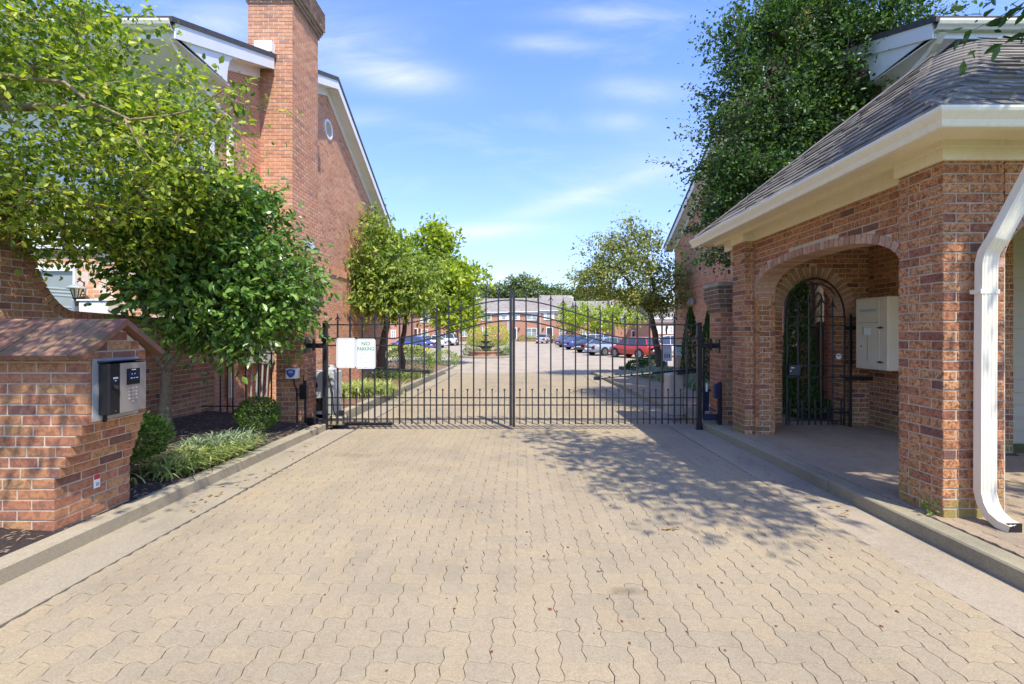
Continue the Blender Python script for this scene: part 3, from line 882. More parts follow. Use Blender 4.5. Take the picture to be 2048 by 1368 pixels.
TH = math.atan(.855); CT, ST = math.cos(TH), math.sin(TH)
def rr_(t): return min(.40, .02 + .5 * t)
def rf(t, o=0.0): return 3.137 + .855 * t + o
rows = []; ts = [0, .1, .25, .45, .7, 1.0, 1.4, 1.8, 2.285]
for t in ts:
    r = rr_(t); c = (EX + t + r, EY + t + r)
    row = [(9.9, EYF - t), (EX + t, EYF - t)]
    for i in range(8):
        a = math.pi + math.pi / 2 * i / 7; row.append((c[0] + r * math.cos(a), c[1] + r * math.sin(a)))
    row.append((9.9, EY + t)); rows.append([(x, y, rf(t, -.014)) for x, y in row])
rb = MB(); nn = len(rows[0]); vs = [p for r in rows for p in r]; fs = []
for i in range(len(rows) - 1):
    for k in range(nn - 1): fs.append((i * nn + k, i * nn + k + 1, (i + 1) * nn + k + 1, (i + 1) * nn + k))
rb.add(vs, fs); roof = rb.build('roof', M['roof_edge'], PV)
# shingles course by course
SH = ([(-.5, 0, 0), (.5, 0, 0), (.5, 1, -.0), (-.5, 1, 0), (-.5, 0, 1), (.5, 0, 1), (.5, 1, .25), (-.5, 1, .25)],
      [(4, 5, 6, 7), (0, 1, 5, 4), (1, 2, 6, 5), (3, 0, 4, 7)])
EXPO = .172
L = []; k = 0
while k * EXPO * CT < 2.24:
    t = k * EXPO * CT; r = rr_(t)
    for face in (0, 1):
        a = (EY + t + r) if face == 0 else (EX + t + r)
        b = (EYF - t) if face == 0 else 9.0
        u = a + (random.uniform(-.15, 0))
        while u < b:
            w = random.choice((.12, .16, .2, .26, .3)); p, q = max(u, a), min(u + w, b); u += w
            if q - p < .02: continue
            th = random.choice((.016, .021, .027)); ln = EXPO * 1.12
            dr = random.choice((0, 0, .008))
            tt = t - dr * CT; z = rf(tt, -.012) + random.uniform(0, .002)
            if face == 0:
                m = [[0, ln * CT, -th * ST, EX + tt], [-(q - p - .003), 0, 0, (p + q) / 2], [0, ln * ST, th * CT, z], [0, 0, 0, 1]]
            else:
                m = [[(q - p - .003), 0, 0, (p + q) / 2], [0, ln * CT, -th * ST, EY + tt], [0, ln * ST, th * CT, z], [0, 0, 0, 1]]
            L.append(m)
    k += 1
pieces(roof, 'shingle', SH, L, M['shingle'], 250)
for k in range(0, 17):   # courses swept round the soft hip
    t0 = k * EXPO * CT; t1 = min(2.28, t0 + EXPO * CT * 1.1)
    hb = MB(); vs = []
    for (t, o_) in ((t0, -.012), (t0, .010), (t1, -.006)):
        r = rr_(t); c = (EX + t + r, EY + t + r)
        arc = [(EX + t, EY + t + r + .05)] + [(c[0] + r * math.cos(math.pi + math.pi / 2 * i / 8), c[1] + r * math.sin(math.pi + math.pi / 2 * i / 8)) for i in range(9)] + [(EX + t + r + .05 + .12 * (k % 2), EY + t)]
        vs += [(x, y, rf(t, o_)) for x, y in arc]
    n = 11
    fs = [(i + s_ * n, i + 1 + s_ * n, i + 1 + (s_ + 1) * n, i + (s_ + 1) * n) for s_ in (0, 1) for i in range(n - 1)]
    hb.add(vs, fs); hb.build('hip_shingle', M['shingle'], roof)
for i in range(21):  # far hip and ridge caps
    t = i * .1
    if t > 2.2: break
    c = MB(); x, y, z = EX + t, EYF - t, rf(t, .004)
    c.add([(x, y, z + .03), (x + .13, y - .13, z + .03 + .108), (x - .02, y - .12, z), (x + .1, y - .25, z + .10), (x + .12, y + .02, z), (x + .25, y - .1, z + .10)], [(0, 1, 3, 2), (0, 4, 5, 1)])
    c.build('hip_cap', M['shingle'], roof)
for i in range(3, 22):
    x = EX + 2.26 + i * .2; z = rf(2.285, .0)
    MB().add([(x, 5.475, z + .035), (x + .21, 5.475, z + .03), (x, 5.33, z - .09), (x + .21, 5.33, z - .095), (x, 5.62, z - .09), (x + .21, 5.62, z - .095)], [(0, 2, 3, 1), (0, 1, 5, 4)]).build('ridge_cap', M['shingle'], roof)

# downspout at the near corner
def spout(parent, path, w, d, mat, name='downspout', ribs=4, straps=()):
    """rectangular corrugated pipe along path (points (x,y,z)); width across X, depth along Y"""
    P = [Vector(p) for p in path]; n = len(P)
    prof = []
    m = ribs * 4
    for i in range(m + 1):
        u = -w / 2 + w * i / m; prof.append((u, -d / 2 + (0.006 if (i % 4) in (2,) and 1 < i < m - 1 else 0)))
    for i in range(5): prof.append((w / 2, -d / 2 + d * (i + 1) / 6 ))
    for i in range(3): prof.append((w / 2 - w * i / 2, d / 2))
    for i in range(4): prof.append((-w / 2, d / 2 - d * (i + 1) / 6))
    vs = []; q = len(prof)
    for i in range(n):
        t = (P[min(i + 1, n - 1)] - P[max(i - 1, 0)]).normalized()
        if i in (0, n - 1): pass
        a = Vector((1, 0, 0)); a = (a - t * a.dot(t)).normalized(); b = t.cross(a).normalized()
        if b.y < 0: b = -b
        if abs(t.y) > .9: b = Vector((0, 0, 1)) if b.z > 0 else b
        vs += [P[i] + a * u + b * v for u, v in prof]
    fs = [(i * q + k, i * q + (k + 1) % q, (i + 1) * q + (k + 1) % q, (i + 1) * q + k) for i in range(n - 1) for k in range(q)]
    mb = MB(); mb.add(vs, fs); o = mb.build(name, mat, parent)
    for (x, y, z) in straps:
        s = MB(); s.box(x - w / 2 - .012, x + w / 2 + .012, y - d / 2 - .006, y + d / 2 + .02, z - .016, z + .016); s.build('strap', mat, o)
    return o


DS = spout(PV, [(3.76, 3.15, 3.02), (3.755, 3.18, 2.95), (3.73, 3.22, 2.86), (3.56, 3.39, 2.25), (3.555, 3.45, 2.16), (3.548, 3.462, 2.08), (3.543, 3.465, 1.3), (3.541, 3.465, .62),
                (3.54, 3.465, .34), (3.54, 3.445, .26), (3.545, 3.41, .19), (3.548, 3.34, .15), (3.565, 3.28, .135)], .120, .060, M['gutterw'], straps=[(3.545, 3.465, 1.86)])
MB().box(3.513, 3.617, 3.277, 3.29, .10, .172).build('spout_opening', M['black'], DS)

# ================================================================== the two tall brick houses
def house(nsx, Xw, yfar, label, det=True):
    """nsx: +1 when the gable faces +X"""
    def X(d): return Xw + nsx * d
    H = empty('brick_house', (X(-2), 13, 0), label, 'house')
    ye, yw, yp = 6.73, 8.06, 12.75
    def rake(y): return 6.13 + .41 * (y - ye) if y < yp else 6.13 + .41 * (yp - ye) - .535 * (y - yp)
    zfar = rake(yfar)
    body = MB(); a, b = sorted((X(-.006), X(-9)))
    body.prism([(yw, -1), (yfar, -1), (yfar, zfar - .25), (yp, rake(yp) - .25), (yw, rake(yw) - .25)], 'x', a, b)
    out = []
    ns = nsx
    def iv(z):
        zz = z
        y0, y1 = yw, yfar
        if zz > rake(yw) - .3: y0 = ye + (zz + .3 - 6.13) / .41
        if zz > zfar - .3: y1 = yp + (6.13 + .41 * (yp - ye) - .3 - zz) / .535
        if y1 - y0 < .1: return []
        # round vent
        r = .29; c = (12.85, 7.28)
        if abs(z - c[1]) < r:
            w = math.sqrt(r * r - (z - c[1]) ** 2)
            return [(y0, c[0] - w), (c[0] + w, y1)] if y0 < c[0] - w and c[0] + w < y1 else [(y0, y1)]
        if 3.20 <= z <= 3.42: return []
        return [(y0, y1)]
    wall_face(out, 'y', X(0), ns, iv, -.12, 8.5, ref=yw)
    wbd = body.build('wall', M['mortar_pink'], H)
    # soldier band course
    y = yw + .04
    while y < yfar:
        h = .2; dep = .09
        m = [[0, -ns * dep, 0, X(.035)], [ns * .064, 0, 0, y], [0, 0, h, 3.31], [0, 0, 0, 1]]; out.append(m); y += .077
    pieces(wbd, 'brick', BRICK, out, M['brick_pink'], 300)
    out2 = []
    if det:
        wall_face(out2, 'x', yw, -1, lambda z: [(min(X(-4.5), X(0)), max(X(-4.5), X(0)))], 0, 3.0, ref=X(0))
        pieces(wbd, 'brick', BRICK, out2, M['brick_pink'], 0)
    # round louvred vent
    vc = (12.85, 7.28)
    vm = MB()
    pts = [(vc[0] + .27 * math.cos(i * math.pi / 16), vc[1] + .27 * math.sin(i * math.pi / 16)) for i in range(32)]
    pin = [(vc[0] + .21 * math.cos(i * math.pi / 16), vc[1] + .21 * math.sin(i * math.pi / 16)) for i in range(32)]
    vs = [(X(.03), *p) for p in pts] + [(X(.03), *p) for p in pin] + [(X(-.05), *p) for p in pts] + [(X(-.05), *p) for p in pin]
    fs = []
    for i in range(32):
        j = (i + 1) % 32
        fs += [(i, j, 32 + j, 32 + i), (i, 64 + i, 64 + j, j), (32 + i, 32 + j, 96 + j, 96 + i)]
    vm.add(vs, fs); v = vm.build('round_vent', M['white'], H)
    MB().prism(pin, 'x', *sorted((X(-.055), X(-.045)))).build('vent_back', M['door_dark'], v)
    for k in range(6):
        z = 7.28 - .175 + k * .07; w = math.sqrt(max(.001, .21 ** 2 - (z - 7.28) ** 2))
        MB().add([(X(.01), 12.85 - w, z - .02), (X(.01), 12.85 + w, z - .02), (X(-.03), 12.85 + w, z + .025), (X(-.03), 12.85 - w, z + .025)], [(0, 1, 2, 3)]).build('louvre', M['white'], v)
    # roof
    rf_ = MB(); a, b = sorted((X(.34), X(-9.3)))
    th = .11
    rf_.prism([(ye - .08, rake(ye - .08)), (yp, rake(yp)), (yfar + .38, rake(yfar + .38)), (yfar + .38, rake(yfar + .38) + th), (yp, rake(yp) + th), (ye - .08, rake(ye - .08) + th - .03)], 'x', a, b)
    rf = rf_.build('roof', M['roof_edge'], H)
    # barge board, lower frieze, soffit between
    bbm = MB(); a, b = sorted((X(.30), X(.325)))
    def bb(y0, y1, t0, t1): return [(y0, rake(y0) - t1), (y1, rake(y1) - t1), (y1, rake(y1) - t0), (y0, rake(y0) - t0)]
    for q in (bb(ye, 9.44, .002, .23), bb(10.75, yp - .002, .002, .23), bb(yp + .002, yfar + .36, .002, .23)): MB().prism(q, 'x', a, b).build('barge_board', M['white'], H)
    fm = MB(); a2, b2 = sorted((X(.0), X(.03)))
    for q in (bb(8.2, 9.44, .2, .42), bb(10.75, yp, .2, .42), bb(yp + .002, yfar, .2, .42)): MB().prism(q, 'x', a2, b2).build('frieze_board', M['white'], H)
    sm = MB(); a3, b3 = sorted((X(.0), X(.30)))
    for q in (bb(8.2, 9.44, .2, .215), bb(10.75, yp - .01, .2, .215), bb(yp + .01, yfar + .3, .2, .215)): MB().prism(q, 'x', a3, b3).build('soffit', M['white'], H)
    # boxed return with curved bracket at the front eave
    bz = 5.93
    cur = [(7.96, bz), (7.965, bz + .12), (7.99, bz + .28), (8.04, bz + .42), (8.12, bz + .52), (8.24, bz + .57)]
    poly = [(ye + .04, bz)] + cur + [(8.24, rake(8.24) - .21), (ye + .04, rake(ye + .04) - .21)]
    poly = [(ye + .04, bz + .05)] + cur + [(8.24, rake(8.24) - .22), (ye + .04, rake(ye + .04) - .02)]
    br = MB(); a4, b4 = sorted((X(.275), X(.298))); br.prism(poly, 'x', a4, b4)
    a5, b5 = sorted((X(.0), X(.275))); 
    for i in range(5):
        p, q = cur[i], cur[i + 1]
        br.add([(a5, *p), (a5, *q), (b5, *q), (b5, *p)], [(0, 1, 2, 3)])
    br.build('eave_bracket', M['white'], H)
    s5 = MB(); a6, b6 = sorted((X(.275), X(-9))); s5.box(a6, b6, ye + .04, 8.06, bz - .02, bz); s5.box(a6, b6, ye + .02, ye + .04, bz - .02, 6.12)
    s5.build('eave_soffit', M['white'], H)
    gt = MB(); a7, b7 = sorted((X(.30), X(-9)))
    gp2 = [(ye + .02, 6.0), (ye - .05, 6.0), (ye - .065, 6.03), (ye - .09, 6.06), (ye - .105, 6.10), (ye - .105, 6.13), (ye - .09, 6.13), (ye - .07, 6.07), (ye - .04, 6.02), (ye + .015, 6.02), (ye + .015, 6.13), (ye + .02, 6.13)]
    gt.prism(gp2, 'x', a7, b7); gt.build('gutter', M['gutterw'], H)
    # siding on the front wall
    sw = MB(); a8, b8 = sorted((X(-.1), X(-9))); sw.box(a8, b8, 7.99, 8.06, 3.0, bz); sws = sw.build('siding_wall', M['siding'], H)
    L = []
    for k in range(17):
        L.append([[4.4, 0, 0, X(-.1 - 2.2)], [0, .025, 0, 7.966], [0, 0, .176, 3.02 + k * .172], [0, 0, 0, 1]])
        L.append([[4.4, 0, 0, X(-.1 - 6.61)], [0, .025, 0, 7.966], [0, 0, .176, 3.02 + k * .172], [0, 0, 0, 1]])
    pieces(sws, 'siding_board', SB, L, M['siding'], 40)
    cb = MB(); a9, b9 = sorted((X(.012), X(-.11))); cb.box(a9, b9, 7.955, 8.059, 2.98, bz - .021); cb.build('corner_board', M['white'], H)
    # chimney
    yc0, yc1, Xc = 9.5, 10.7, X(.67)
    ch = MB(); bo = []
    def rect(z):
        y1 = yc1 + (0.65 if z < 3.45 else max(0, .65 * (1 - (z - 3.45) / .75)))
        xin = X(-.12) if z < 7.2 else X(-.26)
        e = 0
        if z > 8.42: e = .03 * min(4, int((z - 8.42) / CRS) + 1)
        if z > 8.8: e = .12
        x0, x1 = sorted((xin, X(.67 + e) ))
        if z > 8.42: 
            if nsx > 0: x0 -= e
            else: x1 += e
        return (x0, x1, yc0 - e, y1 + e)
    column(bo, ch, rect, -.12, 9.1, 'SEW' )
    cho = ch.build('chimney', M['mortar_pink'], H)
    lo = [m for m in bo if m[2][3] < 8.42]; hi = [m for m in bo if m[2][3] >= 8.42]
    pieces(cho, 'brick', BRICK, lo, M['brick_pink'], 300, weight=np.array([2.0 if abs(m[1][1]) > 1e-6 else 1.0 for m in lo]))
    pieces(cho, 'cap_brick', BRICK, hi, M['brick_stain'], 60)
    # band on the chimney base
    fl = MB(); a, b = sorted((X(-.05), X(.31))); fl.box(a, b, 9.36, 9.497, rake(9.45) + .09, rake(9.45) + .32); fl.build('flashing', M['white'], H)
    # downspout
    spout(H, [(X(.19), 6.72, 5.99), (X(.19), 6.80, 5.88), (X(.17), 6.95, 5.80), (X(.08), 8.2, 5.45), (X(.075), 8.33, 5.38), (X(.07), 8.4, 5.2), (X(.07), 8.4, .35)], .085, .075, M['gutterw'], ribs=2)
    return H


HL = house(+1, -5.42, 18.2, 'tall pink brick gable house on the left with square chimney and round vent')
HR = house(-1, 6.42, 18.9, 'tall brick gable house on the right half hidden by the dark tree')

# window, wall lantern and boxes on the left house's camera-facing wall
wf = MB(); x0, x1, z0, z1, y = -8.72, -7.82, 1.2, 2.72, 8.06
for a in ((x0, x1, z1 - .09, z1), (x0, x1, z0, z0 + .06), (x0, x0 + .07, z0 + .06, z1 - .09), (x1 - .035, x1, z0 + .06, z1 - .09)):
    wf.box(a[0], a[1], y - .07, y - .002, a[2], a[3])
wfo = wf.build('window_frame', M['white'], HL)
MB().box(x0 + .07, x1 - .035, y - .03, y - .02, z0 + .06, z1 - .09).build('pane', M['glass_pale'], wfo)
for zz in (2.22, 2.28, 2.34, 2.02):
    MB().add([(x0 + .1, y - .045, zz + .02), (x1 - .08, y - .045, zz - .03), (x1 - .08, y - .045, zz - .015), (x0 + .1, y - .045, zz + .035)], [(0, 1, 2, 3)]).build('blind_slat', M['curtain'], wfo)
LT = empty('wall_lantern', (-7.66, 7.98, 2.2), 'bronze carriage lantern on the brick wall beside the white window', 'lantern')
lz = 2.16
g = MB().lathe((-7.66, 7.86, lz), [(.045, 0), (.085, .15)], 8).build('lamp_glass', M['glow'], LT)
fr = MB()
for i in range(8):
    a = 2 * math.pi * (i + .5) / 8
    fr.tube([(-7.66 + .047 * math.cos(a), 7.86 + .047 * math.sin(a), lz), (-7.66 + .09 * math.cos(a), 7.86 + .09 * math.sin(a), lz + .155)], .006, 4)
fr.lathe((-7.66, 7.86, lz), [(.0, -.16), (.02, -.15), (.03, -.05), (.055, -.02), (.055, .0)], 10)
fr.build('cage', M['iron_worn'], LT)
MB().lathe((-7.66, 7.86, lz + .155), [(.13, -.012), (.14, .0), (.10, .035), (.05, .06), (.02, .075), (.012, .11), (0.001, .12)], 14).build('hood', M['galv'], LT)
MB().box(-7.69, -7.63, 7.9, 7.985, lz - .1, lz + .02).tube([(-7.66, 7.98, lz + .1), (-7.66, 8.0, lz + .26), (-7.66, 7.92, lz + .30), (-7.66, 7.86, lz + .26)], .012, 6).build('wall_bracket', M['iron_worn'], LT)
o = MB().cbox(-7.5, -7.0, 7.72, 8.0, 1.1, 2.08, .02).cbox(-7.52, -6.98, 7.7, 8.0, 2.082, 2.11, .008).build('utility_box', M['white'])
tagset(o, 'white metal utility cabinet right of the lantern behind the garden wall', 'cabinet')

# garden wall with its swooping top (left)
GW = empty('garden_wall', (-5.6, 6.0, 0), 'shaded brick garden wall with a curved dip beside the keypad pier', 'wall')
def gtop(y):
    if y < 4.95: return 3.3
    if y < 5.55: return 1.79 + 1.5 * (1 - math.sqrt(max(0, 1 - ((5.55 - y) / .62) ** 2)))
    return 1.79 - .03 * (y - 5.55)
ys = [1.0, 4.9] + [4.95 + .04 * i for i in range(16)] + [5.7, 6.5, 7.3, 8.05]
gb = MB(); gb.prism([(1.0, -.1), (8.05, -.1)] + [(y, gtop(y)) for y in reversed(ys)], 'x', -5.7, -5.426)
gbo = gb.build('wall', M['mortar'], GW)
out = []
def ivg(z):
    if z < 1.66: return [(1.0, 8.05)]
    y = 4.95
    while y < 5.6 and gtop(y) > z + .13: y += .01
    return [(1.0, y)]
wall_face(out, 'y', -5.42, 1, ivg, 0.1, 3.3, ref=8.05)
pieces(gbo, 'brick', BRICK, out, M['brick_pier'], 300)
cp = []
y = 4.93
while y < 8.0:      # rowlock coping following the curve
    y2 = y + .002
    t = Vector((0, .02, gtop(y + .02) - gtop(y))).normalized(); w = .072
    c = Vector((0, y, gtop(y))) + t * w / 2; nrm = Vector((0, -t.z, t.y))
    Xc = Vector((0, t.y, t.z)) * (w - .008)
    m = np.array([[0, -.29, 0, -5.405], [Xc.y, 0, nrm.y * .11, c.y - nrm.y * .035], [Xc.z, 0, nrm.z * .11, c.z - nrm.z * .035], [0, 0, 0, 1]])
    if np.linalg.det(m[:3, :3]) < 0: m[:, 0] *= -1
    cp.append(m.tolist()); y += max(.012, abs(t.y) * .078)
pieces(gbo, 'coping_brick', BRICK, cp, M['brick_pier'], 60)

# ================================================================== keypad pier
KP = empty('keypad_pier', (-3.7, 3.65, .1), 'corbelled brick pier with gabled brick cap carrying the entry keypad', 'pier')
def krect(z):
    f = 0 if z < .46 else min(1, (math.floor((z - .46) / CRS) + 1) / 6)
    x1 = -3.40 + .22 * f; x0 = -4.10 + .12 * f; y0 = 3.32 + .02 * f; y1 = 3.97 - .10 * f
    if z > 1.335:
        hw = min(.262, (1.607 - z - .03) / .262 * .385); y0, y1 = 3.605 - hw, 3.605 + hw
    return (x0, x1, y0, y1)
kb = MB(); out = []
column(out, kb, krect, .02, 1.575, 'SEWN')
kb.prism([(3.345, 1.33), (3.865, 1.33), (3.865, 1.41), (3.605, 1.60), (3.345, 1.41)], 'x', -3.97, -3.187)
kbo = kb.build('pier_body', M['mortar'], KP)
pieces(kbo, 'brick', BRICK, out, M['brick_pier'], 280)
SL = ([(-.5, 0, 0), (.5, 0, 0), (.5, 1, 0), (-.5, 1, 0), (-.47, .01, 1), (.47, .01, 1), (.47, 1, 1), (-.47, 1, 1)],
      [(4, 5, 6, 7), (0, 1, 5, 4), (1, 2, 6, 5), (2, 3, 7, 6), (3, 0, 4, 7), (0, 3, 2, 1)])
for s_ in (-1, 1):
    x = -3.105; ye_ = 3.605 + s_ * .36; ze = 1.352
    for i in range(10):
        w = .102; sl = Vector((0, -s_ * .36, .255)); ln = sl.length; sl.normalize(); nm_ = Vector((0, s_ * sl.z, abs(sl.y)))
        c = MB(); xa, xb = x - w + .003, x - .003; j = random.uniform(-.002, .002)
        p0 = Vector((0, ye_, ze + j)); p1 = Vector((0, 3.605, ze + .255 + j)); q0 = p0 + nm_ * .042; q1 = p1 + Vector((0, 0, .051))
        c.prism([(p0.y, p0.z), (p1.y + s_ * .001, p1.z), (q1.y + s_ * .001, q1.z), (q0.y, q0.z)], 'x', xa, xb)
        c.build('cap_slab', M['cap_brick'], KP); x -= w
# entry phone on the pier (road side)
KY = empty('entry_keypad', (-3.17, 3.57, 1.13), 'steel and black entry phone with keypad on the brick pier', 'keypad')
MB().box(-3.176, -3.168, 3.375, 3.775, .885, 1.352).build('back_plate', M['galv'], KY)
MB().cbox(-3.168, -3.085, 3.415, 3.745, .925, 1.318, .008).build('housing', M['black'], KY)
MB().box(-3.086, -3.078, 3.422, 3.50, .93, 1.312).build('black_panel', M['black'], KY)
MB().box(-3.086, -3.076, 3.502, 3.743, .93, 1.312).build('steel_panel', M['steel'], KY)
MB().add([(-3.168, 3.41, 1.318), (-3.168, 3.75, 1.318), (-3.07, 3.75, 1.332), (-3.07, 3.41, 1.332), (-3.168, 3.41, 1.335), (-3.168, 3.75, 1.335), (-3.07, 3.75, 1.337), (-3.07, 3.41, 1.337)],
         [(0, 3, 2, 1), (4, 5, 6, 7), (0, 1, 5, 4), (1, 2, 6, 5), (2, 3, 7, 6), (3, 0, 4, 7)]).build('rain_hood', M['navy'], KY)
sc = MB().box(-3.077, -3.073, 3.56, 3.68, 1.14, 1.265).build('screen_bezel', M['black'], KY)
MB().box(-3.0735, -3.0715, 3.57, 3.67, 1.18, 1.245).build('screen', M['screen'], sc)
for (yy, zz, w) in ((3.60, 1.19, .02), (3.625, 1.19, .012), (3.65, 1.19, .02), (3.605, 1.222, .01), (3.63, 1.222, .01), (3.62, 1.256, .04)):
    MB().box(-3.0715, -3.0707, yy - w / 2, yy + w / 2, zz - .003, zz + .003).build('screen_icon', M['sign_w'], sc)
MB().disc((-3.074, 3.462, 1.135), .021, (1, 0, 0), .014, 16).build('lock_ring', M['black'], KY)
MB().disc((-3.068, 3.462, 1.135), .015, (1, 0, 0), .016, 16).build('lock_cylinder', M['chrome'], KY)
MB().disc((-3.076, 3.488, 1.272), .004, (1, 0, 0), .008, 8).build('camera_pinhole', M['chrome'], KY)
MB().disc((-3.076, 3.462, .952), .005, (1, 0, 0), .008, 8).build('screw', M['chrome'], KY)
bh = MB().prism([(3.437, 1.215), (3.487, 1.215), (3.487, 1.19), (3.462, 1.165), (3.437, 1.19)], 'x', -3.079, -3.075).build('arrow_badge', M['navy'], KY)
for yy in (3.447, 3.457, 3.467, 3.478): MB().box(-3.0752, -3.0745, yy - .003, yy + .003, 1.198, 1.21).build('badge_mark', M['sign_w'], bh)
MB().disc((-3.0748, 3.462, 1.183), .004, (1, 0, 0), .001, 6).build('badge_dot', M['sign_w'], bh)
for r_ in range(5):
    for c_ in range(3):
        if r_ == 4 and c_ != 1: continue
        yy = 3.585 + c_ * .033; zz = 1.11 - r_ * .027
        MB().disc((-3.075, yy, zz), .0095, (1, 0, 0), .006, 12, .008).build('key', M['pedestal'], KY)
MB().box(-3.17, -3.15, 3.455, 3.475, .87, .93).build('drip_tab', M['black'], KY)
o = MB().box(-3.398, -3.3945, 3.625, 3.68, .305, .415).build('sticker', M['sign_w']); tagset(o, 'small red and white sticker low on the keypad pier', 'sticker')
BASE[o.name] = Vector((0, 0, 0))
MB().box(-3.3944, -3.3938, 3.627, 3.678, .373, .413).build('red_band', M['red'], o)
MB().box(-3.3944, -3.3938, 3.642, 3.672, .318, .348).build('printed_box', M['ink_grey'], o)

# ================================================================== gate piers
def gpier(x0, x1, label, z0=.0):
    G = empty('gate_pier', ((x0 + x1) / 2, 7.72, z0), label, 'pier')
    def rc(z):
        e = 0
        if 1.86 < z: e = .018 * min(4, int((z - 1.86) / CRS) + 1)
        return (x0 - e, x1 + e, 7.5 - e, 7.95 + e)
    b = MB(); o_ = []
    column(o_, b, rc, z0 - .05, 2.31, 'SEWN'); bo = b.build('pier_body', M['mortar'], G)
    lo = [m for m in o_ if m[2][3] < 1.86]; hi = [m for m in o_ if m[2][3] >= 1.86]
    pieces(bo, 'brick', BRICK, lo, M['brick_pier'], 200); pieces(bo, 'corbel_brick', BRICK, hi, M['brick_stain'], 90)
    MB().cbox(x0 - .09, x1 + .09, 7.41, 8.04, 2.312, 2.38, .008).build('cap_stone', M['stone'], G)
    return G


gpier(-4.02, -3.56, 'brick gate pier on the left behind the glossy tree')
gpier(3.31, 3.77, 'brick gate pier on the right with corbelled dark top and stone cap')

# ================================================================== driveway gate
GY = 7.6
def z_of(y): return CH + (665 - y) * GY / 910
XC, XHL, XHR = -0.135, -3.25, 2.99
def zt(x):
    u = abs(x - XC); return 1.679 + (.414 * .5 * (1 + math.cos(math.pi * u / 2.08)) if u < 2.08 else 0)


def finial():
    vs = MB()
    vs.tube([(0, 0, 0), (0, 0, .02), (0, 0, .035), (0, 0, .12)], [.009, .014, .020, .001], 4)
    for s_ in (-1, 1):
        vs.tube([(0, 0, .045), (s_ * .018, 0, .026), (s_ * .032, 0, .006), (s_ * .043, 0, -.006), (s_ * .053, 0, -.004)], [.009, .009, .008, .006, .003], 4)
    return vs
def bar(x, z0, z1, r, y=GY): return MB().box(x - r, x + r, y - r, y + r, z0, z1)


FIN = None
def gate_leaf(label, xh, xc, sgn):
    global FIN
    G = empty('driveway_gate_leaf', (xh, GY, 0.0), label, 'gate', 'two leaves of the iron driveway gate')
    MB().cbox(xh - .036, xh + .036, GY - .036, GY + .036, -.04, z_of(645), .004).build('hinge_post', M['iron'], G)
    MB().box(xc - .022, xc + .022, GY - .022, GY + .022, .0 if sgn < 0 else -.02, z_of(577) if sgn < 0 else z_of(579)).build('meeting_stile', M['iron'], G)
    sp = 24.75 * GY / 910
    a, b = (xh, xc)
    n = 14
    xs = [xh - sgn * .0 + (xc - xh) * (i + 1) / (n + 1) for i in range(n)]
    for x in xs:
        top = zt(x) + .085
        r = .0125 if 0 else .012
        p = bar(x, z_of(848), top, .0115).build('picket', M['iron'], G)
        if FIN is None:
            FIN = finial().build('finial', M['iron'], p); FIN.matrix_basis = Matrix.Translation((x, GY, top)); FINME = FIN.data
        else:
            f = bpy.data.objects.new('finial', FIN.data); COL.objects.link(f); setparent(f, p); f.matrix_basis = Matrix.Translation((x, GY, top))
    allx = [xh] + xs + [xc]
    for i in range(len(allx) - 1):
        x = (allx[i] + allx[i + 1]) / 2
        p = bar(x, z_of(848), z_of(781), .008).build('short_picket', M['iron'], G)
        MB().lathe((x, GY, z_of(781)), [(.004, -.004), (.015, .004), (.019, .014), (.015, .025), (.003, .03)], 8).build('ball_cap', M['iron'], p)
    for zr in (.106, .339, .461):
        MB().box(min(xh, xc) + .03, max(xh, xc) - .02, GY - .009, GY + .009, zr - .009, zr + .009).build('rail', M['iron'], G)
    for off in (0, -.226, -.345):
        P = []; k = 26
        for i in range(k + 1):
            x = xh + (xc - xh) * i / k; P.append((x, GY - .001, zt(x) + off))
        r = .0105
        m = MB(); vs = []
        for (x, y, z) in P: vs += [(x, y - .010, z - r), (x, y + .010, z - r), (x, y + .010, z + r), (x, y - .010, z + r)]
        fs = [(i * 4 + q, i * 4 + (q + 1) % 4, (i + 1) * 4 + (q + 1) % 4, (i + 1) * 4 + q) for i in range(k) for q in range(4)]
        m.add(vs, fs); m.build('curved_rail', M['iron'], G)
    # hinge collar at the top and heavy pivot foot
    MB().cbox(xh - .05, xh + .05, GY - .05, GY + .06, 1.40, 1.50, .004).build('hinge_collar', M['iron'], G)
    MB().lathe((xh, GY, -.09), [(.06, 0), (.06, .05), (.045, .055), (.045, .14)], 12).build('pivot_foot', M['iron'], G)
    return G


GLl = gate_leaf('left arched leaf of the black iron gate with two signs on it', XHL, -.155, -1)
GLr = gate_leaf('right arched leaf of the black iron gate', XHR, -.105, 1)
# brackets from pier to hinge post
for (xa, xb, lab) in ((-3.56, XHL - .04, 'black hinge bracket from left pier to gate post'), (XHR + .04, 3.31, 'black hinge bracket from right pier to gate post')):
    m = MB(); m.box(xa, xb, 7.57, 7.63, 1.29, 1.37)
    o = m.build('hinge_bracket', M['iron']); tagset(o, lab, 'bracket', None)
    px_ = xa if xa < 0 else xb
    MB().box(px_ - (.0 if xa < 0 else .02), px_ + (.02 if xa < 0 else .0), 7.52, 7.70, 1.22, 1.44).build('wall_plate', M['iron'], o)
    MB().box((xa + xb) / 2 - .02, (xa + xb) / 2 + .02, 7.55, 7.565, 1.25, 1.45).build('clamp', M['iron_worn'], o)
